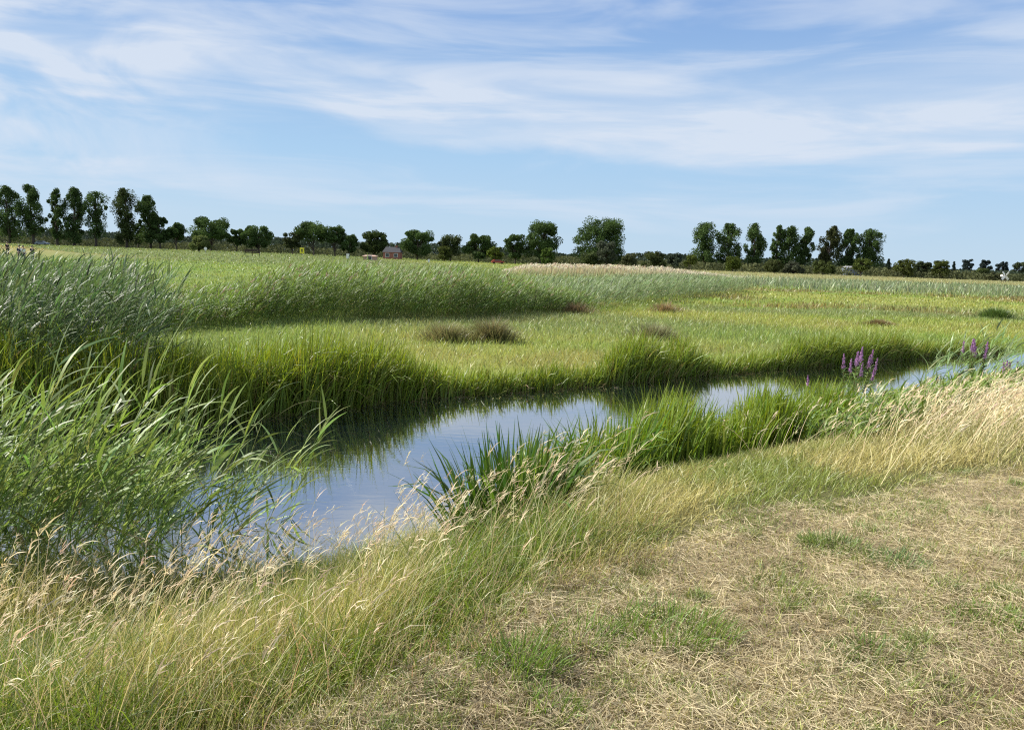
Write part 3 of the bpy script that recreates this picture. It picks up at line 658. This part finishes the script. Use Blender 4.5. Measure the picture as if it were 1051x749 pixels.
tree('oak_tree', 'oak', 322, 265, 226, 38, 'tall see-through tree with bare lower stems behind the yellow sign', 'tree', DO, seed=15, base=.36, n=2700, lobes=30)
tree('oak_tree', 'oak', 344, 268, 229, 22, 'high narrow tree joined to the right of the see-through one', 'tree', DO, seed=16, base=.3, n=1500)
tree('oak_tree', 'round', 359, 268, 239, 18, 'compact black-green tree next to the grey box on its post', 'tree', DO, seed=17, base=.12, n=1700)
tree('oak_tree', 'round', 384, 270, 236, 28, 'round bright crowned tree left of the brick house', 'tree', DO, seed=18, base=.1, n=2600, col=(.045, .068, .02))
tree('oak_tree', 'oak', 428, 275, 235, 40, 'broad dark tree to the right of the brick house', 'tree', DO, seed=19, base=.12, n=3200)
tree('oak_tree', 'oak', 462, 280, 239, 26, 'lighter tree with a thin bare top left of the twin dark tree', 'tree', DO, seed=20, base=.15, n=1700, col=(.05, .068, .025))
tree('oak_tree', 'round', 491, 280, 239, 36, 'flat topped dark tree behind the red car', 'tree', DO, seed=21, base=.1, n=3000)
tree('oak_tree', 'round', 529, 285, 238, 24, 'dark tree leaning on the left of the big poplar-like tree', 'tree', DO, seed=22, base=.08, n=1900)
tree('oak_tree', 'round', 555, 285, 224, 36, 'tall full tree before the gap of sky in the centre', 'tree', DO, seed=23, base=.05, n=3600, lobes=36)
tree('oak_tree', 'round', 615, 280, 221, 56, 'largest tree of the row, with a domed crown behind the grey willow', 'tree', DO, seed=24, base=.03, n=5600, lobes=56)
RP = 'poplars in the right row'
tree('poplar_tree', 'poplar', 721, 330, 228, 23, 'full poplar at the left end of the right row', 'tree', RP, seed=31, base=.1, lean=.01)
tree('poplar_tree', 'poplar', 746, 330, 229, 22, 'poplar with a bulging right foot, second of the right row', 'tree', RP, seed=32, base=.08, lean=.01)
tree('poplar_tree', 'poplar', 773, 332, 229, 18, 'straight narrow poplar standing apart, third of the right row', 'tree', RP, seed=33, base=.06, lean=.0)
tree('poplar_tree', 'poplar', 796, 335, 231, 10, 'very thin poplar pressed against the wide one on its right', 'tree', RP, seed=34, base=.1, n=1300, lean=.02)
tree('poplar_tree', 'poplar', 808, 335, 232, 22, 'poplar with a sky gap through its lower crown, in the middle of the right row', 'tree', RP, seed=35, base=.16, n=2000, lean=.02)
tree('poplar_tree', 'poplar', 824, 337, 233, 18, 'poplar with a wide dark base, left of the leaning brownish one', 'tree', RP, seed=36, base=.05, lean=.02)
tree('poplar_tree', 'poplar', 846, 338, 232, 17, 'brownish poplar leaning right with a lone low twig', 'tree', RP, seed=37, base=.05, lean=.12, col=(.05, .06, .022))
tree('poplar_tree', 'poplar', 865, 338, 235, 18, 'poplar with a heavy top on a thin foot, second from the right row end', 'tree', RP, seed=38, base=.05, lean=.1)
tree('poplar_tree', 'poplar', 888, 338, 235, 25, 'broad holed poplar at the right end of the right row', 'tree', RP, seed=39, base=.04, lean=.06)
SB = 'shrubs and small trees under the far rows'
tree('shrub', 'shrub', 204, 225, 240, 22, 'pale yellow-green shrub under the wide oak by the white round sign', 'shrub', SB, seed=41, n=1100, col=(.11, .14, .045))
tree('young_tree', 'round', 508, 262, 251, 16, 'yellow-green young tree right of the red car', 'tree', SB, seed=42, base=.12, n=900, col=(.08, .11, .02))
tree('young_tree', 'round', 562, 255, 253, 14, 'bright green young tree in front of the tall full tree', 'tree', SB, seed=43, base=.06, n=900, col=(.08, .125, .03))
tree('young_tree', 'round', 456, 262, 252, 15, 'olive young tree under the lighter bare-topped tree', 'tree', SB, seed=44, base=.06, n=900, col=(.065, .08, .022))
tree('willow_tree', 'round', 622, 255, 245, 22, 'grey-green willow standing in front of the domed largest tree', 'tree', SB, seed=45, base=.1, n=1600, col=(.085, .1, .065))
tree('shrub', 'shrub', 605, 255, 257, 18, 'low olive shrub on the left of the grey-green willow', 'shrub', SB, seed=46, n=900, col=(.06, .08, .03))
tree('shrub', 'shrub', 646, 262, 258, 16, 'dull olive shrub at the right foot of the domed largest tree', 'shrub', SB, seed=47, n=900, col=(.085, .095, .045))
tree('shrub', 'shrub', 672, 290, 256, 24, 'wide dark olive shrub in the middle of the open gap', 'shrub', SB, seed=48, n=1400, col=(.055, .072, .025))
tree('shrub', 'shrub', 692, 295, 258, 14, 'blue-grey shrub near the right end of the open gap', 'shrub', SB, seed=49, n=900, col=(.045, .062, .04))
tree('shrub', 'shrub', 708, 280, 259, 14, 'yellow-green shrub at the left foot of the first right-row poplar', 'shrub', SB, seed=50, n=800, col=(.085, .11, .025))
tree('shrub', 'shrub', 752, 280, 261, 18, 'bright rounded shrub in front of the second right-row poplar', 'shrub', SB, seed=51, n=1000, col=(.085, .115, .025))
tree('shrub', 'shrub', 795, 285, 265, 20, 'olive mound shaped shrub below the very thin poplar', 'shrub', SB, seed=52, n=1000, col=(.07, .085, .03))
tree('shrub', 'shrub', 815, 285, 267, 18, 'grey leaved shrub below the poplar with the sky gap', 'shrub', SB, seed=53, n=900, col=(.07, .08, .05))
tree('shrub', 'shrub', 845, 285, 265, 24, 'green shrub at the foot of the leaning brownish poplar', 'shrub', SB, seed=54, n=1000, col=(.065, .085, .025))
tree('young_tree', 'round', 884, 280, 264, 18, 'lollipop shaped yellow-green young tree with a visible trunk', 'tree', SB, seed=55, base=.25, n=900, col=(.075, .1, .025))
tree('conifer_tree', 'conifer', 911, 330, 265, 9, 'slim dark conifer just past the end of the right poplars', 'tree', seed=56, n=700, col=(.03, .045, .03))
tree('young_tree', 'round', 928, 300, 265, 20, 'olive green tree right of the slim conifer', 'tree', SB, seed=57, base=.08, n=1200, col=(.07, .085, .022))
tree('young_tree', 'round', 946, 310, 267, 18, 'dark green tree between two olive ones on the right', 'tree', SB, seed=58, base=.08, n=1100, col=(.045, .06, .028))
tree('young_tree', 'round', 965, 300, 266, 17, 'yellowish tree with an uneven top right of the dark green one', 'tree', SB, seed=59, base=.06, n=1100, col=(.075, .095, .025))
tree('conifer_tree', 'conifer', 978, 340, 268, 7, 'small pointed conifer in the gap before the trimmed trees', 'tree', seed=60, n=600, col=(.035, .05, .04))
TR = 'bluish square-topped trees at the far right'  # the bluish ones carry distance haze painted into their leaf colour
tree('lime_tree', 'round', 992, 420, 264, 12, 'bluish tree with a lumpy left side, first of the square-topped row', 'tree', TR, seed=61, base=.05, n=1200, col=(.032, .045, .04), leafs=.4)
tree('lime_tree', 'round', 1011, 420, 265, 12, 'bluish square-topped tree behind a green shrub', 'tree', TR, seed=62, base=.05, n=1200, col=(.032, .045, .04), leafs=.4)
tree('lime_tree', 'round', 1027, 420, 266, 12, 'bluish square-topped tree right behind the white windpump', 'tree', TR, seed=63, base=.05, n=1200, col=(.03, .042, .04), leafs=.4)
tree('lime_tree', 'round', 1046, 380, 267, 15, 'greener square-topped tree at the right edge of the photo', 'tree', TR, seed=64, base=.05, n=1300, col=(.05, .065, .03), leafs=.4)
tree('shrub', 'shrub', 1008, 320, 274, 14, 'green shrub below the second square-topped tree', 'shrub', SB, seed=65, n=800, col=(.055, .075, .025))
tree('shrub', 'shrub', 1021, 300, 279, 16, 'low olive hedge-like shrub left of the windpump', 'shrub', SB, seed=66, n=800, col=(.07, .075, .035))

# far-off low wood behind everything
b = Bag(); n = 52000; pxs = rng.uniform(-60, 1110, n); Yd = rng.uniform(360, 430, n); xw = (pxs - 525.5) / F * Yd * 1.0
lim = 4.0 + 5.0 * fbm(xw * .03, 0 * xw, 71) + 3 * (fbm(xw * .2, 0 * xw, 72) - .5) + .5 * sstep(-60, -160, xw)
lim = np.where((xw > 15) & (xw < 60), lim * .75, lim) * (1 - .45 * sstep(150, 200, xw))
P = np.stack([xw, Yd, land(xw, Yd) + lim * rng.uniform(0, 1, n) ** .8], -1)
b.quads(P, rng.uniform(.8, 1.8, n), np.clip(np.array([.035, .05, .032]) * (1 + .35 * (fbm(xw * .15, Yd * .1, 73) - .5) * 2)[:, None] * (1 + .15 * rng.normal(size=(n, 1))), .005, .5), .7)
# scrub and rough growth at the foot of the tree rows
n = 34000; pxs = rng.uniform(-40, 1090, n); Yd = rng.uniform(296, 335, n); xw = (pxs - 525.5) / F * Yd
lim = (1.4 + 3.2 * fbm(xw * .12, Yd * 0, 74))
P = np.stack([xw, Yd, land(xw, Yd) + lim * rng.uniform(0, 1, n)], -1)
b.quads(P, rng.uniform(.5, 1.1, n), np.clip(mixc((.05, .06, .028), (.09, .1, .045), sstep(.4, .65, fbm(xw * .1, Yd * .1, 75))) * (1 + .18 * rng.normal(size=(n, 1))), .005, .5), .7)
tag(b.build('far_woodland', M['tree']), 'low dark woodland along the horizon behind the tree rows', 'woods', kind='stuff')

# ------------------------------------------------------------------ small things along the far road
def spot(px, Y): 
    z = .5
    for _ in range(4): x = stand(px, Y, z); z = float(land(x, Y))
    return (x, Y, z)

def house(px, Y, w, dep, hw, hr, wall, roof, label, rz=0, chim=True, wins=3):
    p = spot(px, Y); r = empty('house', p, rz); tag(r, label, 'house')
    part('wall', lambda bm: box(bm, (0, 0, hw / 2 - .2), (w, dep, hw + .4)), wall, r)
    bm = bmesh.new(); o = .3
    v = [bm.verts.new(c) for c in [(-w / 2 - o, -dep / 2 - o, hw - .05), (w / 2 + o, -dep / 2 - o, hw - .05), (w / 2 + o, dep / 2 + o, hw - .05), (-w / 2 - o, dep / 2 + o, hw - .05), (-w / 2 - o + .8, 0, hw + hr), (w / 2 + o - .8, 0, hw + hr)]]
    for q in ((0, 1, 5, 4), (2, 3, 4, 5), (0, 4, 3), (1, 2, 5), (3, 2, 1, 0)): bm.faces.new([v[i] for i in q])
    rf = bm_obj('roof', bm, M[roof], r)
    if chim: part('chimney', lambda bm: box(bm, (w * .22, .1, hw + hr), (.6, .6, 1.1)), 'brick', rf)
    for i in range(wins):
        cx = -w / 2 + w * (i + .5) / wins; fr = part('window', lambda bm: box(bm, (cx, -dep / 2 - .02, hw * .55), (1.3, .1, 1.3), bev=.02), 'white', r)
        part('pane', lambda bm: box(bm, (cx, -dep / 2 - .06, hw * .55), (1.1, .06, 1.1)), 'glass', fr)
    return r
house(403, 262, 5.6, 5, 2.3, 1.7, 'brick', 'tile', 'red brick house with a dark roof between the round tree and broad dark tree', wins=2)
house(874, 312, 6.5, 5, 3.0, .6, 'blue', 'grey', 'low dark house with a flat pale grey roof behind the lollipop young tree', chim=False, wins=2)
house(380, 205, 3.3, 2.5, 1.05, .25, 'pink', 'pink', 'low pale brick shed left of the brick house', chim=False, wins=1)

def sign(px, Y, zc, w, h, face, label, cat='sign', mark=True, rnd=False):
    p = spot(px, Y); r = empty('road_sign', p); tag(r, label, cat)
    part('post', lambda bm: cyl(bm, (0, .05, -.3), (0, .05, zc + h * .4), .04), 'grey', r)
    if rnd: pl = part('panel', lambda bm: cyl(bm, (0, -.02, zc), (0, .02, zc), w / 2, k=24), face, r)
    else: pl = part('panel', lambda bm: box(bm, (0, -.01, zc), (w, .05, h), bev=.015), face, r)
    if mark:
        def mk(bm):
            box(bm, (0, -.042, zc + .12 * h), (w * .34, .01, h * .26)); box(bm, (-w * .12, -.042, zc - .17 * h), (w * .1, .01, h * .28)); box(bm, (w * .12, -.042, zc - .17 * h), (w * .1, .01, h * .28))
        part('symbol', mk, 'black', pl)
sign(310, 170, 1.95, .95, 1.25, 'yellow', 'yellow rectangular sign with a dark symbol by the far road')
sign(211, 190, 1.2, .75, .75, 'white', 'white round sign on a post under the wide oak', mark=False, rnd=True)
def cabinet(px, Y, w, h, label, mat='white'):
    p = spot(px, Y); r = empty('utility_box', p); tag(r, label, 'utility box')
    part('body', lambda bm: box(bm, (0, 0, h * .6), (w, .5, h * .8), bev=.03), mat, r); part('post', lambda bm: box(bm, (0, 0, h * .08), (w * .4, .3, h * .4)), 'grey', r)
    part('lid', lambda bm: box(bm, (0, 0, h * 1.02), (w * 1.1, .6, .06), bev=.02), 'grey', r)
cabinet(357, 190, .6, 1.5, 'pale grey box on a post before the compact black-green tree')
cabinet(440, 205, .45, .9, 'small white marker box in the meadow below the broad dark tree')

# timber fence
p = spot(259, 190); r = empty('timber_fence', p); tag(r, 'dark brown timber fence of two panels in front of the rounded oak', 'fence')
for i in range(3): part('post', lambda bm: box(bm, ((i - 1) * 1.8, 0, .7), (.14, .14, 1.8), bev=.01), 'wood', r)
for i in range(2): part('panel', lambda bm: [box(bm, ((i - .5) * 1.8, -.02, zz), (1.66, .05, .26)) for zz in (.75, 1.08, 1.4)], 'wood', r)

# red car and white dinghy-like trailer
def car(px, Y, mat, label, rz):
    p = spot(px, Y); r = empty('parked_car', p, rz); tag(r, label, 'car')
    bm = bmesh.new(); prof = [(-2.1, .35), (-2.1, .85), (-1.9, .95), (-1.35, 1.42), (.35, 1.45), (1.05, .98), (1.95, .85), (2.1, .6), (2.1, .35)]
    a = [bm.verts.new((x_, -.82, z_)) for x_, z_ in prof]; c_ = [bm.verts.new((x_, .82, z_)) for x_, z_ in prof]
    bm.faces.new(a); bm.faces.new(c_[::-1])
    for i in range(len(prof)): j = (i + 1) % len(prof); bm.faces.new((a[i], c_[i], c_[j], a[j]))
    bmesh.ops.recalc_face_normals(bm, faces=bm.faces); bmesh.ops.bevel(bm, geom=list(bm.edges), offset=.05, segments=2, affect='EDGES')
    bm_obj('body', bm, M[mat], r)
    for s in (-1, 1):
        bm = bmesh.new(); q = [(-1.3, .98), (-1.05, 1.36), (.3, 1.38), (.78, 1.0)]; f_ = [bm.verts.new((x_, s * .826, z_)) for x_, z_ in q]; g_ = [bm.verts.new((x_, s * .80, z_)) for x_, z_ in q]
        bm.faces.new(f_); bm.faces.new(g_[::-1])
        for i in range(4): bm.faces.new((f_[i], g_[i], g_[(i + 1) % 4], f_[(i + 1) % 4]))
        bm_obj('window', bm, M['glass'], r)
        for xw_ in (-1.3, 1.3): part('wheel', lambda bm: cyl(bm, (xw_, s * .66, .32), (xw_, s * .84, .32), .32, k=18), 'rubber', r)
car(43.5, 262, 'blue', 'blue-grey car parked between the second and third poplars of the left row', R(4))
car(511, 258, 'red', 'red car parked under the flat topped dark tree', R(8))

# windpump
p = spot(1030, 232); r = empty('windpump', p, R(12)); tag(r, 'small polder windpump with four white vanes near the right edge', 'windpump')
part('tower', lambda bm: [cyl(bm, (sx * .45, sy * .45, -.2), (sx * .12, sy * .12, 1.9), .06, .04, 6) for sx in (-1, 1) for sy in (-1, 1)] + [box(bm, (0, 0, .9), (.6, .06, .06)), box(bm, (0, 0, 1.9), (.36, .36, .08))], 'wood', r)
hubp = part('hub', lambda bm: cyl(bm, (0, -.45, 2.05), (0, .3, 2.05), .1, .1, 10), 'grey', r)
for i in range(4):
    a = R(45 + 90 * i)
    def vane(bm):
        box(bm, (math.cos(a) * .95, -.4, 2.05 + math.sin(a) * .95), (1.25, .03, .62), ry=-a, rx=R(18))
        cyl(bm, (0, -.4, 2.05), (math.cos(a) * 1.5, -.4, 2.05 + math.sin(a) * 1.5), .03, .03, 6)
    part('vane', vane, 'white', r)
part('tail', lambda bm: box(bm, (0, .95, 2.05), (.04, .9, .55), bev=.01), 'white', r)

# ------------------------------------------------------------------ people on the far path, left
def person(px, Y, top, low, label, hair='hair', ride=0.0, rz=0.0):
    x, y, z = spot(px, Y); o_e = empty('person', (x, y, z), rz); tag(o_e, label, 'person', 'people on the far path')
    V = [(0, 0, .98), (0, .01, 1.2), (0, .03, 1.40), (0, .02, 1.5), (0, 0, 1.60), (0, -.01, 1.72)]; E = [(0, 1), (1, 2), (2, 3), (3, 4), (4, 5)]
    Rr = [(.16, .11), (.15, .10), (.17, .10), (.055, .055), (.085, .10), (.075, .09)]
    for s in (-1, 1):
        i = len(V); V += [(s * .20, .03, 1.41), (s * .25, .0, 1.14), (s * .22, -.16, .93), (s * .21, -.2, .84)]; Rr += [(.06, .06), (.045, .045), (.034, .034), (.03, .04)]; E += [(2, i), (i, i + 1), (i + 1, i + 2), (i + 2, i + 3)]
        i = len(V); V += [(s * .10, 0, .9), (s * .11, -.06 * s, .5), (s * .11, .06 * s, .09), (s * .12, -.12 + .06 * s, .04)]; Rr += [(.09, .095), (.06, .065), (.042, .045), (.035, .03)]; E += [(0, i), (i, i + 1), (i + 1, i + 2), (i + 2, i + 3)]
    me = bpy.data.meshes.new('person_body'); me.from_pydata(V, E, []); o = bpy.data.objects.new('body', me); COL.objects.link(o); o.parent = o_e
    md = o.modifiers.new('skin', 'SKIN')
    for i, sv in enumerate(me.skin_vertices[0].data): sv.radius = Rr[i]; sv.use_root = (i == 0)
    ss = o.modifiers.new('sub', 'SUBSURF'); ss.levels = 1; ss.render_levels = 2; me.materials.append(M['skin'])
    # clothing: shells a little proud of the body
    for nm, keep, mat, gr in (('shirt', (0, 1, 2, 6, 7, 14, 15), top, 1.16), ('trousers', (0, 10, 11, 12, 18, 19, 20), low, 1.2)):
        keep = [k for k in keep if k < len(V)]; mp = {k: i for i, k in enumerate(keep)}
        E2 = [(mp[a_], mp[b_]) for a_, b_ in E if a_ in mp and b_ in mp]
        m2 = bpy.data.meshes.new(nm); m2.from_pydata([V[k] for k in keep], E2, []); c_ = bpy.data.objects.new(nm, m2); COL.objects.link(c_); c_.parent = o_e
        c_.modifiers.new('skin', 'SKIN'); used = {i for e in E2 for i in e}
        for i, sv in enumerate(m2.skin_vertices[0].data): rr = Rr[keep[i]]; sv.radius = (rr[0] * gr + .01, rr[1] * gr + .01); sv.use_root = (i == 0)
        s2 = c_.modifiers.new('sub', 'SUBSURF'); s2.levels = 1; s2.render_levels = 2; m2.materials.append(M[mat])
    bm = bmesh.new(); bmesh.ops.create_uvsphere(bm, u_segments=14, v_segments=10, radius=.115, matrix=Matrix.Translation((0, .025, 1.70)) @ Matrix.Diagonal((.92, 1.05, .95, 1)))
    bmesh.ops.delete(bm, geom=[v for v in bm.verts if v.co.z < 1.66 and v.co.y < .03], context='VERTS'); bm_obj('hair', bm, M[hair], o_e)
person(8, 108, 'cloth_black', 'cloth_black', 'person dressed in black standing furthest left above the reeds', rz=R(70))
person(20.5, 88, 'cloth_navy', 'cloth_black', 'person in dark clothes close beside the one in a white shirt', rz=R(60))
person(24.5, 86, 'cloth_white', 'cloth_navy', 'person in a white shirt walking on the far path at left', rz=R(75))
person(33.5, 90, 'cloth_black', 'cloth_navy', 'person in dark clothes partly hidden by reeds, rightmost of the walkers', rz=R(80))

# ------------------------------------------------------------------ daylight
SUN_EL, SUN_AZ = R(40), R(-72)     # azimuth from +Y, negative = left
to_sun = Vector((math.sin(SUN_AZ) * math.cos(SUN_EL), math.cos(SUN_AZ) * math.cos(SUN_EL), math.sin(SUN_EL)))
sd = bpy.data.lights.new('sun', 'SUN'); sd.energy = 5.0; sd.angle = R(.53); sd.color = (1, .95, .86)
so = bpy.data.objects.new('sun', sd); COL.objects.link(so); so.rotation_euler = (-to_sun).to_track_quat('-Z', 'Y').to_euler()

w = bpy.data.worlds.new('World'); sc.world = w; w.use_nodes = True; nt = w.node_tree; nt.nodes.clear(); N = nt.nodes; L = nt.links
def mth(op, a, b_=None, c_=None):
    nd = N.new('ShaderNodeMath'); nd.operation = op
    for i, v in enumerate((a, b_, c_)):
        if v is None: continue
        if isinstance(v, (int, float)): nd.inputs[i].default_value = v
        else: L.new(v, nd.inputs[i])
    return nd.outputs[0]
def ss(v, a, b_):
    nd = N.new('ShaderNodeMapRange'); nd.interpolation_type = 'SMOOTHSTEP'; L.new(v, nd.inputs[0])
    for i, q in ((1, a), (2, b_)):
        if isinstance(q, (int, float)): nd.inputs[i].default_value = q
        else: L.new(q, nd.inputs[i])
    return nd.outputs[0]
def noise(az, el, sx, sy, scale, detail, seed, dist=0.0):
    cb = N.new('ShaderNodeCombineXYZ'); L.new(mth('MULTIPLY', az, sx), cb.inputs[0]); L.new(mth('MULTIPLY', el, sy), cb.inputs[1]); cb.inputs[2].default_value = seed
    nz = N.new('ShaderNodeTexNoise'); nz.inputs['Scale'].default_value = scale; nz.inputs['Detail'].default_value = detail; nz.inputs['Roughness'].default_value = .55; nz.inputs['Distortion'].default_value = dist
    L.new(cb.outputs[0], nz.inputs['Vector']); return nz.outputs[0]
sky = N.new('ShaderNodeTexSky'); sky.sky_type = 'NISHITA'; sky.sun_disc = False; sky.sun_elevation = SUN_EL; sky.sun_rotation = SUN_AZ
sky.air_density = 1.0; sky.dust_density = .6; sky.ozone_density = 1.6
tc = N.new('ShaderNodeTexCoord'); sx = N.new('ShaderNodeSeparateXYZ'); L.new(tc.outputs['Generated'], sx.inputs[0])
az = mth('MULTIPLY', mth('ARCTAN2', sx.outputs[0], sx.outputs[1]), 57.2958)
el = mth('MULTIPLY', mth('ARCSINE', mth('MINIMUM', sx.outputs[2], 1.0)), 57.2958)
big = noise(az, el, .045, .16, 1.0, 5, 1.7, .3); fine = noise(az, el, .05, .34, 1.1, 5, 4.2, .5); fine2 = noise(az, el, .07, .62, 1.5, 6, 14.3, .5); wisp = noise(az, el, .10, .26, 1.0, 5, 9.1, .8)
warp = mth('MULTIPLY_ADD', mth('SUBTRACT', big, .5), 5.0, el)
low = mth('MULTIPLY_ADD', ss(az, -2.0, -26.0), 4.0, 7.0)                 # lower edge of the veil rises to the left
veil = mth('MULTIPLY', ss(warp, low, mth('ADD', low, 1.3)), ss(warp, 15.5, 9.0))
veil = mth('MULTIPLY', veil, mth('ADD', mth('MULTIPLY_ADD', fine, .75, .12), mth('MULTIPLY', ss(fine2, .34, .74), .26)))
top = mth('MULTIPLY', ss(warp, 17.6, 19.5), mth('MULTIPLY_ADD', fine, .7, .35))
left = mth('MULTIPLY', mth('MULTIPLY', ss(az, -14.0, -36.0), ss(wisp, .36, .66)), ss(el, 1.0, 6.0))
thin = mth('MULTIPLY', mth('MULTIPLY', ss(fine, .42, .7), ss(el, .5, 4.0)), .5)
mask = mth('MINIMUM', mth('ADD', mth('ADD', mth('MULTIPLY', veil, .9), mth('MULTIPLY', top, .8)), mth('ADD', mth('MULTIPLY', left, .95), thin)), .85)
clear = N.new('ShaderNodeValToRGB'); cr = clear.color_ramp        # clear air: pale at the horizon, deeper blue higher up
for i, (e_, c_) in enumerate(((0.0, (.56, .73, .89)), (.10, (.42, .645, .90)), (.28, (.22, .39, .76)), (1.0, (.10, .20, .55)))):
    q = cr.elements[i] if i < 2 else cr.elements.new(e_)
    q.position = e_; q.color = (*c_, 1)
L.new(mth('DIVIDE', mth('MAXIMUM', el, 0.0), 70.0), clear.inputs[0])
vs_ = N.new('ShaderNodeVectorMath'); vs_.operation = 'SCALE'; vs_.inputs['Scale'].default_value = 10.0; L.new(clear.outputs[0], vs_.inputs[0])
cl = N.new('ShaderNodeMix'); cl.data_type = 'RGBA'; cl.inputs[0].default_value = .92; L.new(sky.outputs[0], cl.inputs[6]); L.new(vs_.outputs[0], cl.inputs[7])
mx = N.new('ShaderNodeMix'); mx.data_type = 'RGBA'; mx.inputs[7].default_value = (7.3, 8.0, 9.1, 1)
L.new(mask, mx.inputs[0]); L.new(cl.outputs[2], mx.inputs[6])
bg = N.new('ShaderNodeBackground'); bg.inputs['Strength'].default_value = .057; wo = N.new('ShaderNodeOutputWorld')
L.new(mx.outputs[2], bg.inputs[0]); L.new(bg.outputs[0], wo.inputs[0])

# ------------------------------------------------------------------ render
sc.render.engine = 'CYCLES'
vs = sc.view_settings; vs.view_transform = 'Standard'; vs.look = 'None'; vs.gamma = 1; vs.exposure = 0.8; vs.use_curve_mapping = False
sc.cycles.use_denoising = False; sc.cycles.filter_width = 1.2; sc.cycles.max_bounces = 6; sc.cycles.transmission_bounces = 4; sc.cycles.diffuse_bounces = 3; sc.cycles.glossy_bounces = 3; sc.cycles.transparent_max_bounces = 4
